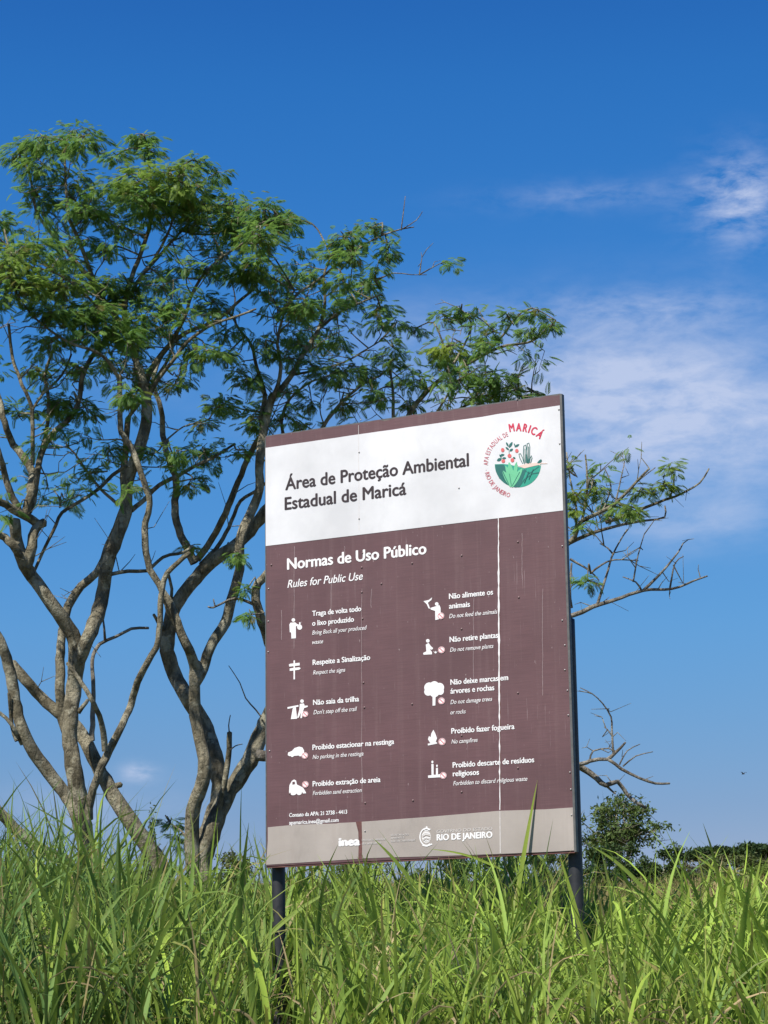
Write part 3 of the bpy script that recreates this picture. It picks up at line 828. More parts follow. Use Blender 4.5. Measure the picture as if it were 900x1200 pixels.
    def sprigs(s, n, region, leafy=0.7):
        """fine curved branchlets that fill the crown between the limbs, some with a few leaves at the end"""
        K = np.array(s.skel)
        x0, y0, x1, y1 = region
        idx = np.where((K[:, 0] > x0) & (K[:, 0] < x1) & (K[:, 1] > y0) & (K[:, 1] < y1))[0]
        if not len(idx): return
        for i in rng.choice(idx, n):
            p = K[i, 3:6]; d = rng.normal(0, 1, 3) * [1, .9, .5] + [0, 0, .25]; d /= np.linalg.norm(d)
            L = rng.uniform(.22, .58)
            pts = [p]
            for q in range(4):
                d = d + rng.normal(0, .28, 3) + [0, 0, .06]; d /= np.linalg.norm(d)
                pts.append(pts[-1] + d * L / 4)
            C_ = spline(np.array(pts), .06)
            s.tw.append(tube_arrays(C_, np.linspace(.0085, .003, len(C_)), 5))
            ends = [pts[-1]]
            for q in (2, 3):
                e = pts[q] + (d + rng.normal(0, .8, 3)) * L * .28
                s.tw.append(tube_arrays(np.array([pts[q], (pts[q] + e) / 2 + rng.normal(0, .02, 3), e]), np.array([.005, .004, .0022]), 4)); ends.append(e)
            if rng.uniform() < leafy:
                for e in ends:
                    for _ in range(rng.integers(3, 8)):
                        v = rng.normal(0, 1, 3) * [1, 1, .5]
                        s.LP.append(e + v * .05); s.LD.append(v + [0, 0, -.3]); s.LS.append(rng.uniform(.45, .85))
                        b = rng.uniform(0, 1)
                        s.LT.append((np.array([0.100, 0.220, 0.055]) * (1 - b) + np.array([0.215, 0.350, 0.080]) * b) * rng.uniform(.8, 1.2))
    def build(s, name, label, cat, base):
        root = empty(name, base)
        tag(root, label, cat)
        inv = np.array(base)
        def part(nm, VQ, mat, tone=None, smooth=True):
            V, Q = VQ
            return mesh_obj(nm, V - inv, tri_fix(Q), mat, root, tone=tone, smooth=smooth)
        part('trunk', merge(s.wood + s.tw), M['bark'])
        for VQ in s.dead: part('dead_branch', VQ, M['deadwood'])
        if s.LP:
            V, Q, T = put_leaves(np.array(s.LP), np.array(s.LD), np.array(s.LS), np.array(s.LT))
            mesh_obj('foliage', V - inv, Q, M['leaf'], root, tone=T)
        return root

# --- left tree
A = Tree(22.0)
bx, by = at(190, 1100, 22.0)[:2]
gA = gz(at(150, 1100, 22)[0], 22)
A.limb([(205, 1190), (198, 1060), (185, 1010), (158, 971), (128, 924), (106, 880), (92, 854), (70, 836), (48, 817), (29, 797), (14, 778)], 13.20, 5.85, 0.3, rough=.05)      # leaning trunk
A.limb([(112, 1180), (108, 1060), (101, 990), (95, 950), (88, 905), (82.5, 872), (82.5, 843), (86, 806), (92, 773), (103, 748), (114, 722), (121, 697), (125, 667), (137, 631), (147, 601), (148, 572), (155, 546), (167, 513), (172, 484), (169, 455), (161, 430)], 11.44, 6.30, 0.2, Ystart=21.7, rough=.05)
A.limb([(104, 1010), (90, 955), (79, 935), (62, 913), (40, 883), (26, 854), (18, 821), (11, 781), (0, 751), (-20, 715), (-35, 660)], 8.36, 5.40, -0.6, rough=.05)
A.limb([(88, 790), (88, 751), (73, 726), (55, 700), (37, 675), (26, 656), (20, 635), (17, 610)], 8.80, 7.20, -0.5, rough=.05)
A.limb([(84, 870), (73, 843), (70, 810), (71, 773), (73, 740), (80, 711), (95, 686), (114, 671), (128, 638), (137, 618), (146, 588), (144, 561), (147, 528), (150, 490)], 6.16, 3.60, 0.5, Ystart=22.2)
A.limb([(104, 960), (106, 935), (117, 905), (128, 880), (141, 854), (154, 825), (161, 799), (172, 777), (183, 759), (187, 737), (189, 700), (196, 672), (222, 648)], 5.28, 2.88, -0.3, Ystart=21.5)
A.limb([(123, 880), (119, 847), (106, 817), (92, 795), (79, 777)], 3.96, 2.25, -0.3, Ystart=21.4)
A.limb([(108, 868), (108, 839), (110, 806), (108, 773), (117, 755), (136, 746), (154, 737), (174, 736)], 3.17, 1.62, 0.4, dead=True)
A.limb([(123, 750), (122, 735), (120, 720)], 1.76, 0.90, 0, dead=True)
A.limb([(40, 1002), (23, 870), (3, 840), (-8, 828)], 2.64, 1.80, 0, Ystart=21.2) if False else A.limb([(26, 872), (14, 850), (0, 836), (-14, 826)], 2.82, 1.80, -.2)
A.limb([(20, 868), (14, 850), (10, 812)], 2.99, 1.44, -.1)
# forks on the far left
A.limb([(26, 656), (15, 638), (5, 630), (-6, 622), (-25, 600)], 5.28, 3.60, -0.4)
A.limb([(30, 665), (38, 640), (42, 620), (52, 612)], 7.04, 5.40, 0.1)
A.limb([(46, 618), (40, 610), (22, 601), (0, 588), (-18, 570)], 5.72, 3.60, -0.5)
A.limb([(22, 600), (11, 575), (5, 553), (0, 535), (-10, 500), (-14, 455)], 4.40, 2.70, -0.4)
A.limb([(30, 605), (35, 579), (38, 554), (27, 535), (15, 521), (5, 495), (0, 473), (-10, 430), (-6, 390)], 5.28, 2.70, 0.3)
A.limb([(33, 600), (38, 587), (44, 554), (48, 532), (60, 510), (81, 491), (92, 473), (95, 455), (97, 440), (108, 418), (120, 402)], 4.40, 2.70, 0.4)
A.limb([(38, 545), (38, 513), (37, 477), (26, 451), (15, 420), (10, 380)], 2.82, 1.80, -0.2)
A.limb([(46, 539), (55, 502), (57, 469), (53, 440), (62, 410)], 2.82, 1.80, 0.2)
A.limb([(38, 480), (50, 462), (72, 440), (84, 415)], 1.76, 1.17, 0.2)
A.limb([(37, 676), (46, 656), (62, 623), (73, 601), (95, 587), (114, 574), (132, 557), (147, 546)], 1.94, 2.34, 0.3)
A.limb([(139, 592), (117, 572), (103, 554), (88, 532), (77, 521)], 2.11, 1.08, -0.2, dead=True)
A.limb([(100, 553), (96, 545), (90, 542)], 1.06, 0.72, 0, dead=True)
A.limb([(70, 595), (71, 585), (72, 578)], 1.06, 0.63, 0, dead=True)
A.limb([(154, 598), (172, 583), (187, 568), (209, 557), (235, 543), (257, 532), (275, 520)], 3.17, 1.62, 0.5)
A.limb([(130, 673), (150, 669), (172, 669), (191, 653), (216, 647), (225, 640)], 2.46, 1.80, 0.2)
# crown limbs
A.limb([(169, 455), (176, 435), (195, 408), (218, 390), (253, 376), (278, 355), (296, 340)], 3.90, 1.60, 0.6)
A.limb([(172, 470), (185, 445), (205, 420), (220, 400), (250, 380), (280, 370), (300, 362)], 2.81, 1.28, -0.4)
A.limb([(161, 430), (152, 400), (146, 370), (148, 345), (158, 315), (167, 291), (176, 262), (180, 240), (176, 205), (172, 170)], 4.29, 1.28, 0.3)
A.limb([(152, 400), (135, 372), (118, 345), (106, 318), (93, 283), (82, 258), (78, 225), (76, 180), (80, 158)], 3.90, 1.12, -0.3)
A.limb([(112, 332), (90, 308), (70, 285), (56, 268), (42, 246), (38, 222), (33, 200), (22, 184)], 2.96, 1.12, 0.4)
A.limb([(150, 350), (165, 325), (190, 296), (213, 270), (235, 248), (262, 240)], 2.65, 0.96, 0.5)
A.limb([(180, 305), (196, 275), (206, 245), (210, 215), (214, 195)], 1.87, 0.88, -0.4)
A.limb([(196, 408), (215, 375), (225, 345), (240, 320), (262, 300), (285, 285), (305, 262), (325, 258)], 2.50, 0.96, -0.5)
A.limb([(210, 270), (240, 275), (270, 268), (300, 255)], 1.40, 0.72, 0.3)
A.limb([(140, 440), (141, 477), (142, 506), (154, 524), (161, 543), (169, 565), (176, 590), (170, 612), (170, 638), (176, 667), (191, 693), (202, 711), (214, 745), (222, 765)], 3.12, 4.80, 0.2, Ystart=21.3)
A.limb([(140, 445), (128, 425), (112, 412), (90, 405), (70, 395), (40, 372), (20, 345)], 2.34, 0.96, -0.6)
A.limb([(120, 402), (125, 385), (118, 365), (100, 345), (82, 330), (60, 318), (30, 310), (10, 290)], 2.03, 0.88, -0.6)
A.limb([(150, 490), (165, 470), (185, 440), (200, 415), (205, 392)], 2.34, 1.60, 0.3)
A.limb([(185, 445), (205, 452), (215, 440)], 1.09, 0.56, 0.1)
A.limb([(190, 520), (215, 500), (235, 495)], 1.25, 0.64, 0.2)
clA = [(74,163,40,16),(52,160,20,12),(98,160,20,14),(23,178,22,14),(167,157,24,9),(176,178,12,13),(136,182,18,11),(51,194,24,18),(43,229,22,14),(93,221,27,22),(101,248,30,18),(163,213,42,22),(206,209,34,26),(233,190,20,10),(249,205,16,9),(163,240,42,19),(233,240,40,22),(272,237,28,15),(311,245,28,17),(334,264,18,10),(272,264,28,17),(226,272,16,15),(303,275,26,14),(8,264,22,18),(16,300,38,30),(39,287,28,15),(23,338,34,26),(78,307,24,14),(78,338,34,19),(117,338,44,19),(163,338,32,15),(109,369,52,22),(128,392,42,18),(62,369,30,15),(167,373,34,17),(62,400,28,11),(132,291,15,9),(190,330,16,10),(241,314,22,11),(249,353,22,10),(257,295,18,11),(241,411,28,10),(288,322,22,14),(307,307,19,14),(148,462,18,13),(101,431,18,10),(43,431,16,11),(82,470,20,8),(22,488,18,14),(62,473,22,10),(99,477,19,10),(128,528,18,11),(110,554,11,9),(180,532,14,8),(242,532,22,17),(209,528,14,10),(220,568,14,7),(235,500,18,8),(253,477,18,10),(202,451,9,8),(282,528,8,8),(-25,300,30,30),(-20,350,34,28),(-40,260,30,26),(-30,410,26,16),(198,362,20,9),(60,345,28,15),(135,215,22,14),(190,235,24,16),(215,225,22,16),(140,265,20,12)]
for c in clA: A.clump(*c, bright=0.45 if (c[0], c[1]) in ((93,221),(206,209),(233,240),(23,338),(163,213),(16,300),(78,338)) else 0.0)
A.twigs(45, (-10, 200, 340, 700), 0.4)
A.twigs(5, (20, 700, 190, 960), 0.35)
A.sprigs(110, (-20, 200, 320, 460))
A.sprigs(26, (0, 460, 260, 600), .6)
A.limb([(128, 925), (136, 921), (142, 920)], 4, 3.2, 0)
A.limb([(92, 835), (99, 826), (103, 820)], 3, 2.2, 0)
# the low limb lying out to the left
A.limb([(92, 1030), (76, 1008), (59, 1001), (29, 982), (0, 953), (-30, 930)], 7, 6, -0.5, Ystart=21.4, rough=.05)
rootA = A.build('tree', 'spreading tree with forked crooked trunks at the left edge, behind the grass', 'tree', (bx, by, gz(bx, by)))

# --- tree behind the board
B = Tree(22.6)
bx, by = at(235, 1100, 22.6)[:2]
B.limb([(232, 1190), (233, 1080), (228, 1025), (224, 986), (226, 949), (235, 924), (240, 898), (235, 869), (229, 839), (228, 803), (229, 775)], 11.44, 6.30, -0.3, rough=.05)
B.limb([(229, 785), (222, 762), (207, 731), (194, 700)], 6.16, 4.95, -0.4)
B.limb([(229, 800), (238, 784), (246, 759), (264, 729), (271, 704), (281, 667), (282, 631), (297, 594), (304, 572), (304, 543), (308, 510), (315, 477), (320, 463)], 6.60, 4.95, 0.3, rough=.05)
B.limb([(236, 1120), (236, 1015), (246, 965), (257, 935), (253, 891), (238, 847), (220, 817), (205, 792), (196, 762), (198, 735), (205, 711), (220, 689), (242, 664), (271, 642), (293, 623), (311, 600), (335, 570), (352, 530)], 11.44, 6.30, 0.6, Ystart=22.8, rough=.05)
B.limb([(237, 1060), (237, 1010), (249, 971), (264, 935), (282, 909), (297, 883), (308, 854), (330, 810), (362, 755), (395, 715), (420, 680)], 11.44, 7.20, 0.5, Ystart=22.5, rough=.05)
B.limb([(252, 972), (262, 920), (268, 887), (269, 858)], 3.96, 3.06, -0.2)
B.limb([(269, 862), (268, 850), (270, 838)], 0.88, 0.54, 0, dead=True)
B.limb([(269, 880), (276, 874), (284, 872)], 0.88, 0.54, 0, dead=True)
B.limb([(228, 660), (219, 640), (209, 620), (205, 594), (207, 565), (198, 539), (191, 510), (189, 480), (183, 462), (180, 440), (190, 415)], 5.28, 2.34, 0.5)
B.limb([(231, 656), (249, 631), (264, 601), (279, 565), (293, 532), (304, 512)], 4.40, 3.24, -0.3)
B.limb([(235, 662), (257, 638), (271, 612), (282, 587), (299, 576), (318, 560)], 2.99, 1.80, 0.4)
B.limb([(200, 720), (201, 690), (196, 668)], 2.11, 1.80, 0)
B.limb([(196, 745), (186, 730), (180, 720)], 2.64, 1.80, -.2)
B.limb([(340, 800), (318, 760), (303, 715), (300, 690), (308, 678), (322, 660)], 7.04, 4.50, -0.5, Ystart=22.4)
B.limb([(303, 711), (282, 702), (268, 703), (250, 712), (244, 711)], 2.11, 1.08, 0.0, dead=True)
B.limb([(252, 711), (250, 702)], 1.06, 0.72, 0, dead=True)
B.limb([(311, 846), (300, 832), (288, 818), (281, 800), (268, 780)], 1.06, 0.45, -.2, dead=True)
# upper crown between tree and board
B.limb([(308, 505), (306, 488), (310, 463), (301, 431), (294, 403), (280, 386), (272, 370)], 3.40, 1.27, 0.4)
B.limb([(316, 475), (326, 450), (329, 425), (325, 403), (332, 370), (345, 340)], 2.89, 1.10, -0.4)
B.limb([(318, 468), (330, 455), (342, 440), (357, 412), (374, 384), (381, 355), (379, 325), (388, 300)], 3.74, 1.19, 0.3)
B.limb([(376, 384), (395, 368), (412, 359), (434, 350), (448, 345)], 2.04, 0.85, 0.2)
B.limb([(326, 372), (348, 345), (370, 330), (404, 303), (437, 281), (465, 270), (485, 266)], 2.04, 0.77, 0.3)
B.limb([(470, 270), (472, 255), (475, 230)], 0.85, 0.42, 0, dead=True)
B.limb([(472, 268), (488, 258), (495, 248)], 0.77, 0.42, 0, dead=True)
B.limb([(440, 330), (460, 320), (482, 322), (500, 322)], 0.94, 0.42, 0, dead=True)
B.limb([(340, 440), (370, 434), (404, 424), (425, 412), (445, 400)], 1.70, 0.77, 0.3)
B.limb([(362, 545), (376, 505), (399, 473), (427, 449), (446, 440)], 3.06, 1.27, 0.2, Ystart=22.8)
B.limb([(345, 560), (335, 520), (330, 495), (338, 470), (360, 450), (385, 440)], 2.55, 1.02, 0.2)
B.limb([(380, 740), (420, 680), (450, 600), (462, 540), (461, 487), (460, 454), (455, 426)], 6.80, 1.10, 0.2, Ystart=23.0)
B.limb([(448, 610), (462, 545), (479, 486), (511, 449), (549, 426), (586, 407), (623, 400), (640, 385)], 4.67, 1.10, 0.4)
B.limb([(511, 449), (530, 428), (548, 396), (552, 378), (540, 362)], 1.87, 0.77, 0.2)
B.limb([(572, 412), (590, 392), (605, 372), (623, 361), (651, 375)], 1.70, 0.68, -.2)
B.limb([(540, 365), (560, 372), (580, 388)], 1.02, 0.59, .1)
B.limb([(455, 580), (500, 510), (549, 473), (586, 459), (623, 459), (633, 462)], 3.06, 0.85, 0.3)
B.limb([(470, 540), (500, 500), (520, 470), (528, 450), (520, 405)], 2.04, 0.85, -.2)
B.limb([(549, 473), (570, 450), (578, 435)], 1.19, 0.68, 0)
# limbs reaching out on the right of the board
B.limb([(420, 680), (480, 668), (540, 665), (610, 655), (666, 637), (680, 612), (695, 604), (721, 590), (750, 560), (761, 549)], 6, 1.3, -0.4, Ystart=23.0)
B.limb([(660, 640), (691, 626), (728, 615), (757, 610), (779, 606), (779, 593)], 2.6, 1, 0.1, dead=True)
B.limb([(710, 612), (735, 603), (750, 597), (779, 586), (798, 579), (820, 566), (831, 549)], 2.4, .9, -.2)
B.limb([(682, 612), (688, 575), (688, 555), (686, 533)], 1.8, 1.0, 0)
B.limb([(672, 634), (676, 600), (668, 560), (664, 530)], 1.6, .8, .2)
B.limb([(721, 592), (728, 560), (732, 542)], 1.2, .6, 0, dead=True)
B.limb([(706, 600), (716, 570), (708, 548)], 1.2, .6, .1, dead=True)
B.limb([(735, 576), (752, 560), (768, 548)], 1.1, .6, .1, dead=True)
B.limb([(785, 584), (790, 565), (787, 548)], 1.2, .6, 0)
B.limb([(380, 740), (450, 742), (530, 738), (610, 730), (671, 721), (695, 711), (721, 703), (754, 692), (787, 690), (812, 681), (829, 675)], 6, 1.0, -0.3, Ystart=22.9, dead=True)
B.limb([(754, 692), (776, 670), (794, 648), (800, 637)], 2, .8, 0.1, dead=True)
B.limb([(785, 690), (791, 660), (801, 652)], 1.3, .6, 0, dead=True)
B.limb([(789, 662), (800, 683)], .9, .5, 0, dead=True)
B.limb([(752, 692), (745, 682), (730, 676)], 1.3, .6, 0.1, dead=True)
B.limb([(742, 682), (748, 650), (755, 626)], 1.1, .6, 0, dead=True)
B.limb([(700, 709), (713, 667), (719, 648), (735, 620)], 1.9, .7, .2, dead=True)
B.limb([(692, 672), (705, 662), (720, 656), (748, 657)], 1.4, .6, 0, dead=True)
B.limb([(719, 650), (712, 642), (703, 637)], 1.2, .6, 0, dead=True)
B.limb([(668, 655), (690, 668), (702, 680)], 1.6, .8, 0, dead=True)
B.limb([(670, 712), (668, 690), (670, 660)], 1.6, 1.2, 0, dead=True)
B.limb([(300, 885), (400, 885), (500, 892), (600, 898), (677, 896), (691, 892), (713, 890), (728, 901), (750, 912), (768, 918), (785, 918)], 7, 1.2, -0.3, Ystart=22.5, dead=True)
B.limb([(660, 896), (680, 899), (699, 912), (710, 920), (724, 916), (735, 931), (745, 940), (757, 947)], 4.4, 1.6, 0.2, dead=True)
B.limb([(708, 918), (716, 926), (721, 930)], 1.8, 1, 0, dead=True)
B.limb([(712, 890), (722, 882), (733, 870)], 2.4, 1.2, 0, dead=True)
B.limb([(691, 892), (695, 880), (713, 877), (722, 881)], 1.2, .7, 0, dead=True)
B.limb([(719, 884), (717, 855), (716, 840), (706, 824), (694, 813), (680, 806)], 1.5, .5, 0, dead=True)
B.limb([(717, 862), (712, 855), (708, 852)], 1, .5, 0, dead=True)
B.limb([(726, 896), (735, 880), (750, 872)], 1, .5, 0, dead=True)
B.limb([(730, 898), (745, 886), (765, 881)], 1, .5, 0, dead=True)
clB = [(278,258,20,14),(297,286,32,11),(297,314,24,11),(329,258,22,11),(269,323,14,9),(339,333,18,11),(348,361,20,11),(306,342,16,9),(404,277,22,13),(437,267,18,9),(390,300,17,14),(413,300,20,13),(455,291,16,12),(404,328,20,11),(432,333,20,15),(367,323,14,11),(446,361,15,21),(465,377,13,7),(488,384,10,5),(357,361,17,11),(390,365,14,9),(311,407,14,10),(297,445,20,11),(264,417,14,9),(264,393,12,8),(381,403,20,11),(395,435,28,16),(427,435,14,9),(367,431,13,9),(460,407,12,11),(455,426,14,10),(437,459,11,7),(399,473,14,9),(264,473,14,12),(297,491,18,14),(334,487,14,8),(350,400,14,10),(340,420,12,9),(365,470,14,10),(415,350,16,10),
 (521,370,18,10),(525,405,18,11,1,0.9),(539,365,14,8),(511,417,12,8),(549,435,14,9),(567,407,16,9),(577,389,22,10),(595,370,14,8),(623,365,12,10),(647,379,11,5),(623,389,18,7),(577,445,18,13),(581,462,12,8),(605,440,11,6),(605,460,10,5),(493,445,12,8),(540,415,14,9),(626,458,9,4),(470,445,14,10),(480,470,12,8),(560,462,10,6),
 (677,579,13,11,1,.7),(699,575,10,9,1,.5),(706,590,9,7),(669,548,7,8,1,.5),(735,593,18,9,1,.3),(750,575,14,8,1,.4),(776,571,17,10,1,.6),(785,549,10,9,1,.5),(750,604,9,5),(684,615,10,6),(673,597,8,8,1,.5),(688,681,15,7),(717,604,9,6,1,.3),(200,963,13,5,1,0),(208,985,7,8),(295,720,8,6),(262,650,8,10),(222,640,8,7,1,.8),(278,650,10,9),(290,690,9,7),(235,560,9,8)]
B.limb([(224, 990), (214, 975), (200, 965)], 1.4, .8, 0.1)
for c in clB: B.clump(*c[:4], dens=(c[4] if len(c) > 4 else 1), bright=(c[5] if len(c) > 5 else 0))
# crown hidden behind the board, seen from the side
for c in ((360, 560, 24, 16), (400, 540, 26, 18), (440, 530, 24, 18), (500, 540, 26, 18), (420, 610, 22, 16), (520, 650, 26, 16), (600, 640, 22, 14)):
    B.clump(*c, dY=0.5)
B.twigs(40, (250, 240, 660, 620), 0.4)
B.sprigs(110, (250, 290, 625, 540))
B.sprigs(8, (670, 560, 750, 640), .5)
B.twigs(14, (680, 800, 790, 950), .16)
B.twigs(40, (660, 540, 830, 720), 0.22)
rootB = B.build('tree', 'crooked tree standing directly behind the notice board, its limbs showing on both sides', 'tree', (bx, by, gz(bx, by)))

# ------------------------------------------------------------------ far trees and shrubs
def leaf_cards(P, size, tone, flat=0.0):
    n = len(P)
    a = rng.normal(0, 1, (n, 3)); a[:, 2] *= (1 - flat); a /= np.linalg.norm(a, axis=1, keepdims=True)
    b = rng.normal(0, 1, (n, 3)); b -= a * np.sum(a * b, 1, keepdims=True); b /= np.linalg.norm(b, axis=1, keepdims=True)
    s = size[:, None]
    V = np.stack([P - a * s, P + b * s * .38, P + a * s, P - b * s * .38], 1).reshape(-1, 3)
    Q = np.arange(4 * n).reshape(n, 4)
    return V, Q, np.repeat(tone, 4, 0)
def far_tree(name, label, cat, cx, cy, rx, ry, Yd, c1, c2, n, leaf, lobes=14, bare=0.0, group=None, flat=False, stems=3, lift=0.0):
    c = at(cx, cy, Yd); k = Yd / F
    ax, az_ = rx * k, ry * k
    if name == 'shrub':                       # leafy down to the ground
        top = c[2] + az_; low = gz(c[0], Yd) - 0.1
        az_ = max((top - low) / 2, 0.4 * az_); c = np.array([c[0], c[1], top - az_])
    base = np.array([c[0], c[1], gz(c[0], c[1])])
    root = empty(name, tuple(base)); tag(root, label, cat, group)
    ay = ax * 0.8
    hubs = []
    for _ in range(lobes):
        v = rng.normal(0, 1, 3); v /= np.linalg.norm(v)
        if flat: v[2] = abs(v[2]) * 0.5
        hubs.append(c + v * np.array([ax, ay, az_]) * rng.uniform(0.40, 1.0))
    hubs = np.array(hubs)
    wood = []
    for i in range(stems):
        b = base + np.array([rng.normal(0, .10) * ax, rng.normal(0, .10) * ax, -0.1])
        f = c + rng.normal(0, .22, 3) * np.array([ax, ay, az_]) - [0, 0, az_ * .35]
        mp = (b + f) / 2 + rng.normal(0, .06, 3) * ax
        r0 = 0.045 * ax + 0.02
        C_ = spline(np.array([[*b, r0], [*mp, r0 * .8], [*f, r0 * .55]]), 0.25)
        wood.append(tube_arrays(C_[:, :3], C_[:, 3], 7))
        for h in hubs[i::stems]:
            mp = (f + h) / 2 + rng.normal(0, .08, 3) * ax
            C_ = spline(np.array([[*f, r0 * .5], [*mp, r0 * .33], [*h, r0 * .15]]), 0.25)
            wood.append(tube_arrays(C_[:, :3], C_[:, 3], 5))
            for _ in range(int(2 + 5 * bare)):
                e = h + rng.normal(0, 1, 3) * np.array([ax, ay, az_]) * .22
                wood.append(tube_arrays(np.array([h, (h + e) / 2 + rng.normal(0, .03, 3), e]), np.array([r0 * .14, r0 * .1, r0 * .05]), 4))
    V, Q = merge(wood)
    mesh_obj('trunk', V - base, tri_fix(Q), M['deadwood'] if bare > .5 else M['bark'], root, smooth=True)
    if n:
        n = int(n * 1.6)
        which = rng.integers(0, lobes, n)
        lr = np.array([ax, ay, az_]) * (0.34 if not flat else 0.32)
        v = rng.normal(0, 1, (n, 3)); v /= np.linalg.norm(v, axis=1, keepdims=True)
        P = hubs[which] + v * lr * (rng.uniform(0, 1, (n, 1)) ** 0.5) * rng.uniform(0.6, 1.3, (lobes, 3))[which] * rng.uniform(0.75, 1.3, (n, 1))
        t = rng.uniform(0, 1, (n, 1)) * 0.6 + 0.4 * rng.uniform(0, 1, (lobes, 1))[which]
        tone = (np.array(c1) * (1 - t) + np.array(c2) * t) * rng.uniform(.8, 1.2, (n, 1))
        V, Q, T = leaf_cards(P, leaf * 0.72 * rng.uniform(.6, 1.3, n), tone)
        mesh_obj('crown', V - base, Q, M['farleaf'], root, tone=T)
    return root
def shrub(label, cat, *a, **k): return far_tree('shrub', label, cat, *a, group='shrubs behind the board', **k)
DG, MG, YG, OL, GY = (0.03, 0.055, 0.018), (0.065, 0.105, 0.028), (0.16, 0.22, 0.045), (0.13, 0.13, 0.05), (0.16, 0.16, 0.11)
far_tree('far_tree', 'round headed tree with sky showing through its crown, right of the board', 'tree', 722, 968, 52, 34, 105, MG, (0.12, .17, .045), 2500, 0.16, 34, .3, stems=4)
shrub('grey green feathery bush low between the right hand post and the board', 'shrub', 652, 1014, 26, 26, 90, MG, OL, 1500, 0.12, 12, .4)
shrub('dark bush low under the round headed tree beside the post', 'shrub', 712, 1012, 44, 24, 100, DG, MG, 2400, 0.15, 14, .5)
shrub('dense green bush just right of the round headed tree', 'shrub', 775, 1016, 34, 22, 112, DG, MG, 2600, 0.15, 13)
shrub('leafless grey bush between two green bushes in the right background', 'shrub', 808, 1024, 26, 24, 104, GY, OL, 400, 0.12, 14, 1.0)
far_tree('far_tree', 'flat topped dark tree on the ridge, nearer the middle of the picture', 'tree', 836, 1004, 36, 18, 125, DG, (.04, .075, .025), 2200, 0.19, 11, flat=True)
far_tree('far_tree', 'wide flat topped dark tree on the ridge at the right edge', 'tree', 886, 1002, 46, 20, 125, DG, (.04, .075, .025), 2600, 0.19, 12, flat=True)
shrub('brownish mounded bush below the flat topped dark trees', 'shrub', 862, 1014, 60, 18, 112, OL, MG, 4200, 0.15, 18, .3)
shrub('bright green bush low in front of the brownish mounded bush', 'shrub', 838, 1036, 46, 16, 98, MG, YG, 2600, 0.14, 12)
shrub('bright green bush cut by the right edge of the picture', 'shrub', 908, 1026, 40, 22, 104, MG, YG, 2400, 0.15, 12)
shrub('green bush seen under the lower edge of the board at its right end', 'shrub', 608, 1016, 46, 24, 85, DG, MG, 1800, 0.13, 13)
shrub('dark bush seen under the middle of the lower edge of the board', 'shrub', 525, 1022, 52, 24, 80, DG, MG, 2000, 0.13, 15)
shrub('bush under the left half of the lower edge of the board', 'shrub', 425, 1024, 54, 24, 86, DG, OL, 1800, 0.13, 15)
shrub('dry brownish bush between the crooked trunks and the left hand post', 'shrub', 282, 1026, 40, 22, 70, OL, MG, 1500, 0.11, 12, .7)
shrub('upright pale green bush showing beside the leaning left trunk', 'shrub', 178, 985, 11, 26, 60, (.08, .11, .05), (.13, .16, .08), 1100, 0.07, 12, .2)
shrub('low olive bush behind the two crooked trees', 'shrub', 130, 1040, 60, 26, 75, OL, MG, 2000, 0.12, 16)

# ------------------------------------------------------------------ grass
def blades(P0, az, th0, droop, L, wd, tone, seg=7, twist=0.5, fold=0.22):
    """arching grass leaves: P0 base, az heading, th0 starting elevation, droop total bend; all arrays"""
    n = len(P0)
    t = np.linspace(0, 1, seg + 1)
    el = th0[:, None] - droop[:, None] * t[None] ** 1.8
    ds = L[:, None] / seg
    h = np.cumsum(np.concatenate([np.zeros((n, 1)), np.cos(el[:, :-1]) * ds], 1), 1)
    v = np.cumsum(np.concatenate([np.zeros((n, 1)), np.sin(el[:, :-1]) * ds], 1), 1)
    bend = rng.normal(0, 0.25, n)[:, None] * t[None] ** 2
    a = az[:, None] + bend
    C = np.stack([P0[:, 0:1] + h * np.cos(a), P0[:, 1:2] + h * np.sin(a), P0[:, 2:3] + v], -1)
    tw = rng.normal(0, twist, n)[:, None] * (0.3 + t[None])
    side = np.stack([-np.sin(a), np.cos(a), np.zeros_like(a)], -1)
    upn = np.stack([-np.sin(el) * np.cos(a), -np.sin(el) * np.sin(a), np.cos(el)], -1)
    s = side * np.cos(tw)[..., None] + upn * np.sin(tw)[..., None]
    nn = -side * np.sin(tw)[..., None] + upn * np.cos(tw)[..., None]
    prof = np.minimum(1, 0.45 + 2.2 * t) * (1 - t ** 2.6) ** 0.9
    prof[-1] = 0.02
    hw = wd[:, None] / 2 * prof[None]
    Lf = C + s * hw[..., None] + nn * (hw * fold)[..., None]
    Rt = C - s * hw[..., None] + nn * (hw * fold)[..., None]
    V = np.stack([Lf, C, Rt], 2).reshape(n, -1, 3)          # (n, (seg+1)*3, 3)
    k = np.arange(seg)[:, None] * 3
    q = np.concatenate([np.stack([k[:, 0], k[:, 0] + 1, k[:, 0] + 4, k[:, 0] + 3], -1), np.stack([k[:, 0] + 1, k[:, 0] + 2, k[:, 0] + 5, k[:, 0] + 4], -1)])
    Q = (q[None] + (np.arange(n) * (seg + 1) * 3)[:, None, None]).reshape(-1, 4)
    TT = np.repeat(tone[:, None], seg + 1, 1)
    burnt = (rng.uniform(0, 1, n) < 0.22)[:, None] * sstep(0.62, 0.95, t)[None] * rng.uniform(.4, 1, (n, 1))
    TT = TT * (1 - burnt[..., None]) + np.array([0.33, 0.24, 0.10]) * burnt[..., None]
    return V.reshape(-1, 3), Q, np.repeat(TT.reshape(-1, 3), 3, 0)
def vnoise(x, y, f, seed):
    r = np.random.default_rng(seed)
    z = 0
    for i in range(5):
        kx, ky, p = r.normal(0, f), r.normal(0, f), r.uniform(0, 6.28)
        z = z + np.sin(x * kx + y * ky + p)
    return z / 3.0
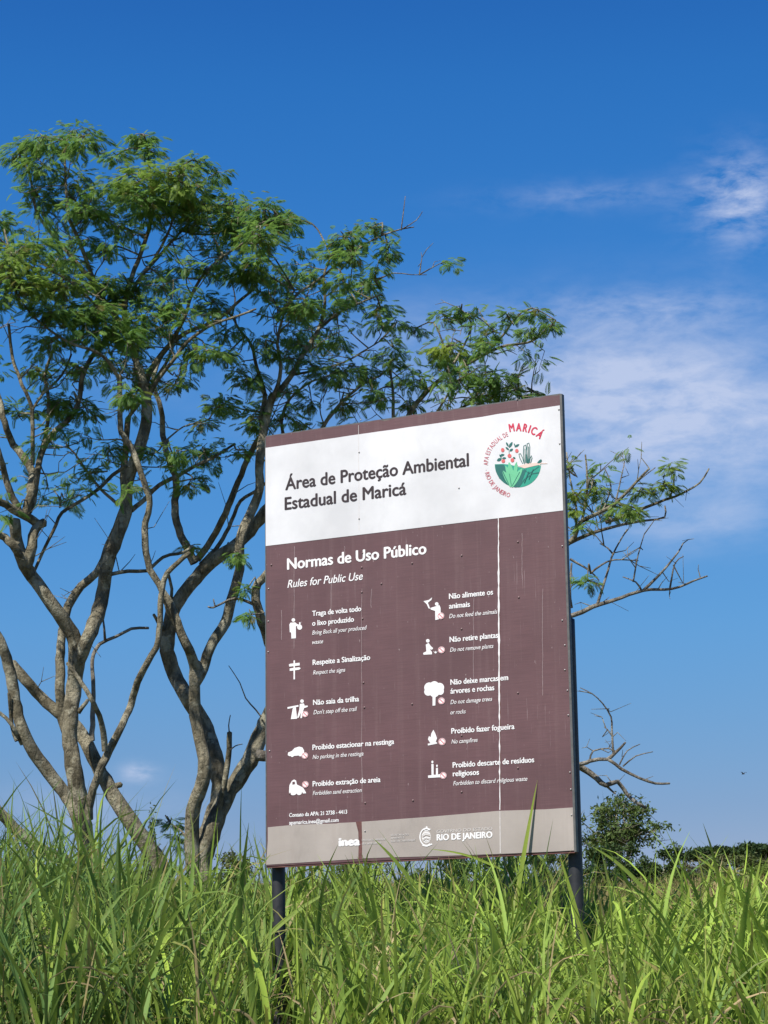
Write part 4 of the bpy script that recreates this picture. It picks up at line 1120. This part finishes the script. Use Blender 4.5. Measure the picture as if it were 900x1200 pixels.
def grass_field(n, xr, yr, wedge=True):
    y = rng.uniform(yr[0], yr[1], n)
    half = 0.19 * y + 0.5 if wedge else np.full(n, xr)
    x = rng.uniform(-1, 1, n) * half
    return x, y
def open_posts(b, seg):
    """leave the trodden strip in front of the posts mostly free of blades"""
    V, Q, T = b
    k = (seg + 1) * 3
    B = V.reshape(-1, k, 3)
    u = B[:, :, 0] / B[:, :, 1] * F + 450
    hit = ((np.abs(u - 326) < 11) & (B[:, :, 1] < 15.7)).any(1) & (rng.uniform(0, 1, len(B)) < .95)
    hit |= ((np.abs(u - 674) < 9) & (B[:, :, 1] < 14.8) & (B[:, :, 2] > 1.6 + .033 * B[:, :, 1])).any(1) & (rng.uniform(0, 1, len(B)) < .82)
    kp = ~hit
    m_ = int(kp.sum())
    q = Q.reshape(len(B), -1, 4)[0]
    return B[kp].reshape(-1, 3), (q[None] + (np.arange(m_) * k)[:, None, None]).reshape(-1, 4), T.reshape(-1, k, 3)[kp].reshape(-1, 3)
def tillers(x, y, nleaf, hscale=1.0):
    u = x / y * F / 1.0 + 450
    # the grass is trodden thin in front of both posts
    keep = ~((np.abs(u - 326) < 12) & (y < 15.8)) & ~((np.abs(u - 674) < 11) & (y < 14.9) & (rng.uniform(0, 1, len(x)) < .8))
    x, y, u = x[keep], y[keep], u[keep]
    n = len(x)
    u = x / y * F / 1.0 + 450                     # sideways place, used as a smooth height map across the stand
    prof = np.interp(u, [-200, 0, 60, 105, 135, 190, 250, 300, 340, 480, 560, 620, 690, 760, 830, 900, 1100],
                     [1.23, 1.23, 1.28, 1.37, 1.19, 1.00, 0.92, 0.96, 0.88, 0.90, 0.92, 0.94, 0.87, 0.84, 0.83, 0.92, 0.93])
    prof = prof * np.interp(y, [9, 12.5], [0.80, 1.0]) + 0.46 * ((u > 300) & (u < 690) & (y > 16.4) & (y < 19.5)) + 0.10 * ((u > 690) & (y > 15)) + 0.12 * np.clip(vnoise(x, y, 0.9, 31), 0, 1.5)
    H = prof * hscale * (1 + 0.10 * vnoise(x, y, 1.6, 3)) * rng.uniform(0.66, 1.10, n)
    z = ground(x, y)
    lean = np.abs(rng.normal(0, 0.16, n)); la = rng.uniform(0, 6.28, n)
    # culms
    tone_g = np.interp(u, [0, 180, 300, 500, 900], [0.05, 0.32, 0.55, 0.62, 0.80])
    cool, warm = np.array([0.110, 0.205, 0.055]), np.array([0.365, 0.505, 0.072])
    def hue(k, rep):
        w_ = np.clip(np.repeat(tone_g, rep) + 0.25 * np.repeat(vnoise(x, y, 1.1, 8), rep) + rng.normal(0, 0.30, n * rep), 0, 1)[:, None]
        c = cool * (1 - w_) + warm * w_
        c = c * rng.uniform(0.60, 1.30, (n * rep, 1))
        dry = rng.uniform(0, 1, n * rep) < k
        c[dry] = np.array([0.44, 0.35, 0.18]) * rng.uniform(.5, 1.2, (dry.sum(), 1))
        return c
    out = []
    P = np.stack([x, y, z], -1)
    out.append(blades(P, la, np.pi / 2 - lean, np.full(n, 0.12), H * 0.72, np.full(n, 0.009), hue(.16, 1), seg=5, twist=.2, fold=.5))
    rep = nleaf
    hh = rng.uniform(0.06, 0.72, n * rep)
    Hr = np.repeat(H, rep)
    lr, ar = np.repeat(lean, rep), np.repeat(la, rep)
    hz = Hr * 0.85 * hh
    Pl = np.stack([np.repeat(x, rep) + np.cos(ar) * np.sin(lr) * hz, np.repeat(y, rep) + np.sin(ar) * np.sin(lr) * hz, np.repeat(z, rep) + np.cos(lr) * hz], -1)
    az = rng.uniform(0, 6.28, n * rep)
    th = np.radians(rng.uniform(62, 89, n * rep))
    dr = np.radians(np.abs(rng.normal(0, 66, n * rep)) + 5)
    L = np.maximum(Hr, 0.9) * rng.uniform(0.40, 0.85, n * rep) * (1.12 - 0.35 * hh)
    wd = 0.009 + 0.022 * rng.uniform(0, 1, n * rep) ** 1.8
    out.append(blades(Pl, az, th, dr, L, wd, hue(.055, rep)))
    # dead leaves hanging down inside the stand
    nd = int(n * 1.3); pk = rng.integers(0, n, nd)
    hd = H[pk] * rng.uniform(0.15, 0.7, nd)
    Pd = np.stack([x[pk], y[pk], z[pk] + hd], -1)
    td = np.array([0.42, 0.33, 0.18]) * rng.uniform(.45, 1.2, (nd, 1)) + rng.uniform(0, .05, (nd, 3)) * [1, .6, .2]
    out.append(blades(Pd, rng.uniform(0, 6.28, nd), np.radians(rng.uniform(20, 80, nd)), np.radians(rng.uniform(90, 170, nd)), rng.uniform(.2, .6, nd), rng.uniform(.006, .016, nd), td, seg=6, twist=1.2, fold=.5))
    return [open_posts(b, sg) for b, sg in zip(out, (5, 7, 6))]
def join3(parts):
    Vs, Qs, Ts, off = [], [], [], 0
    for V, Q, T in parts:
        Vs.append(V); Qs.append(Q + off); Ts.append(T); off += len(V)
    return np.vstack(Vs), np.vstack(Qs), np.vstack(Ts)

def tussocks(n, yr, spread=(0.12, 0.22)):
    """clumps of long broad arching leaves"""
    out = []
    y0 = rng.uniform(yr[0], yr[1], n); x0 = rng.uniform(-1, 1, n) * (0.19 * y0 + .6)
    for cx, cy in zip(x0, y0):
        k = int(rng.integers(22, 44))
        a = rng.uniform(0, 6.28, k)
        r_ = rng.uniform(0, spread[1], k)
        px, py = cx + r_ * np.cos(a), cy + r_ * np.sin(a)
        u = cx / cy * F + 450
        hs_ = np.interp(u, [0, 110, 200, 320, 700, 900], [1.24, 1.36, 1.0, .88, .84, .92]) * np.interp(cy, [9, 12.5], [.8, 1.0]) * rng.uniform(.85, 1.12)
        w_ = np.clip(np.interp(u, [0, 180, 300, 900], [.10, .35, .6, .85]) + rng.normal(0, .2) + rng.normal(0, .12, k), 0, 1)[:, None]
        c = (np.array([0.115, 0.215, 0.055]) * (1 - w_) + np.array([0.37, 0.52, 0.075]) * w_) * rng.uniform(.7, 1.25, (k, 1))
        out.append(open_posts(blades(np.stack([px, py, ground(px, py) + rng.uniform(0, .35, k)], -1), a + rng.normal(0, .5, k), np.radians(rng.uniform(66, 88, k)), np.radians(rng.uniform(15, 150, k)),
                                     hs_ * rng.uniform(.75, 1.3, k), rng.uniform(.016, .036, k), c, seg=9, twist=.45), 9))
    return out
parts = []
parts += tussocks(85, (9.4, 13.5)) + tussocks(80, (13.5, 19))
x, y = grass_field(1500, 0, (9.0, 13.5)); parts += tillers(x, y, 7)
x, y = grass_field(2600, 0, (13.5, 21.0)); parts += tillers(x, y, 6)
# the stand goes on to both sides
for sgn in (-1, 1):
    y = rng.uniform(9, 22, 800); x = sgn * (0.19 * y + 0.5 + rng.uniform(0, 6, 800)); parts += tillers(x, y, 5)
# single long leaves that stand up against the board and the sky
def long_leaf(base, tip, Yd, wd, warm=0.6, sag=0.12):
    a = at(*base, Yd); b = at(*tip, Yd)
    d = b - a; n = 10
    t = np.linspace(0, 1, n)[:, None]
    Cc = a + d * t + np.array([0, 0, 1.0]) * (np.linalg.norm(d) * sag * np.sin(np.pi * t))
    T = np.gradient(Cc, axis=0); T /= np.linalg.norm(T, axis=1, keepdims=True)
    s = np.cross(T, [-0.25, -1.0, 0.35]); s /= np.linalg.norm(s, axis=1, keepdims=True)
    pr = (np.minimum(1, .5 + 2 * t) * (1 - t ** 2.4))
    V = np.stack([Cc + s * pr * wd / 2 + [0, -.004, 0] * pr, Cc, Cc - s * pr * wd / 2 + [0, -.004, 0] * pr], 1).reshape(-1, 3)
    k = np.arange(n - 1) * 3
    Q = np.vstack([np.stack([k, k + 1, k + 4, k + 3], -1), np.stack([k + 1, k + 2, k + 5, k + 4], -1)])
    c = np.array([0.07, 0.14, 0.04]) * (1 - warm) + np.array([0.30, 0.40, 0.06]) * warm
    return V, Q, np.tile(c, (len(V), 1))
for L_ in [((598, 1100), (630, 913), 14.6, .034, .9, .03), ((596, 1040), (660, 965), 14.7, .02, .2, .02), ((500, 1060), (437, 982), 14.2, .03, .6, .06), ((590, 1020), (502, 995), 14.3, .018, .9, .06),
           ((455, 1120), (385, 1020), 13.0, .03, .8, .05), ((300, 1110), (395, 1040), 12.5, .03, .7, .06), ((130, 1080), (90, 925), 13, .024, .2, .04), ((115, 1050), (165, 950), 13, .03, .3, .05), ((60, 1080), (30, 940), 13, .022, .3, .05),
           ((35, 1060), (0, 945), 12.5, .02, .5, .05), ((100, 985), (25, 938), 13.2, .012, .0, .04), ((95, 970), (55, 998), 13.2, .012, .1, .02), ((150, 1080), (183, 952), 13, .024, .5, .06), ((320, 1080), (296, 975), 13, .022, .4, .05), ((280, 1060), (318, 1000), 13, .02, .5, .06),
           ((690, 1130), (655, 1000), 13, .03, .9, .05), ((730, 1120), (700, 975), 14, .018, .1, .02), ((722, 1120), (706, 925), 15.5, .012, .2, .02), ((770, 1060), (690, 990), 13.5, .026, .6, .08), ((870, 1120), (893, 1000), 12.5, .03, .9, .04), ((840, 1110), (846, 1025), 12, .03, .9, .03),
           ((860, 1040), (810, 1000), 13, .016, .9, .05), ((800, 1120), (808, 1035), 12, .03, 1.0, .03), ((640, 1100), (625, 1010), 13, .03, .5, .04), ((560, 1090), (540, 1010), 13.5, .03, .3, .05), ((240, 1060), (200, 1015), 12, .026, .9, .08), ((380, 1100), (430, 1010), 13.4, .03, .2, .05)]:
    parts.append(long_leaf(*L_))
V, Q, T = join3(parts)
tag(mesh_obj('tall_grass', V, Q, M['grass'], tone=T, smooth=True), 'tall green broad leaved grass filling the foreground around the board', 'grass', kind='stuff')

# dry field beyond: short tussocks up to the ridge
n = 9000
y = 24 + 112 * rng.uniform(0, 1, n) ** 0.8
x = rng.uniform(-1, 1, n) * (0.24 * y + 3)
z = ground(x, y)
w_ = np.clip(0.55 + 0.35 * sstep(.10, .16, x / y) + 0.35 * vnoise(x, y, 0.12, 21) + rng.normal(0, .2, n), 0, 1)[:, None]
T0 = (np.array([0.07, 0.12, 0.025]) * (1 - w_) + np.array([0.42, 0.32, 0.14]) * w_) * rng.uniform(.7, 1.25, (n, 1))
sc_ = 0.5 + y / 70
fieldp = []
for k in range(3):
    fieldp.append(blades(np.stack([x + rng.normal(0, .12, n), y + rng.normal(0, .12, n), z - .05], -1), rng.uniform(0, 6.28, n), np.radians(rng.uniform(60, 88, n)), np.radians(rng.uniform(10, 80, n)), rng.uniform(0.5, 1.0, n), 0.02 * sc_ + .01, T0, seg=4))
V, Q, T = join3(fieldp)
tag(mesh_obj('dry_grass', V, Q, M['grass'], tone=T, smooth=True), 'short straw coloured grass on the field behind the board', 'grass', kind='stuff')

# ------------------------------------------------------------------ bird
def bird(px, py, Yd, span, rot):
    c = at(px, py, Yd)
    root = empty('bird', tuple(c), rot)
    tag(root, 'small dark bird flying in the clear sky at the right', 'bird')
    P = np.array([[0, t * span * .5, 0] for t in np.linspace(-.5, .5, 9)])
    R_ = span * .055 * np.sin(np.linspace(.15, 3.0, 9)) ** .8
    V, Q = tube_arrays(P, R_, 8); mesh_obj('body', V, tri_fix(Q), M['bird'], root, smooth=True)
    for s in (-1, 1):
        wv = []
        for t in np.linspace(0, 1, 6):
            xx = s * t * span * .5; zz = span * (.20 * math.sin(t * 2.2))
            ch = span * .16 * (1 - t ** 2 * .9)
            wv += [(xx, ch * .6 - t * span * .06, zz), (xx, -ch * .4 - t * span * .10, zz), ]
        top = np.array(wv); V = np.vstack([top + [0, 0, span * .008], top - [0, 0, span * .008]])
        fs = []
        for i in range(5):
            a = i * 2
            fs += [(a, a + 1, a + 3, a + 2), (12 + a, 12 + a + 2, 12 + a + 3, 12 + a + 1), (a, a + 2, 14 + a, 12 + a), (a + 1, 13 + a, 15 + a, a + 3)]
        mesh_obj('wing', V, fs, M['bird'], root)
    return root
bird(871, 907, 160, 0.62, 0.7)
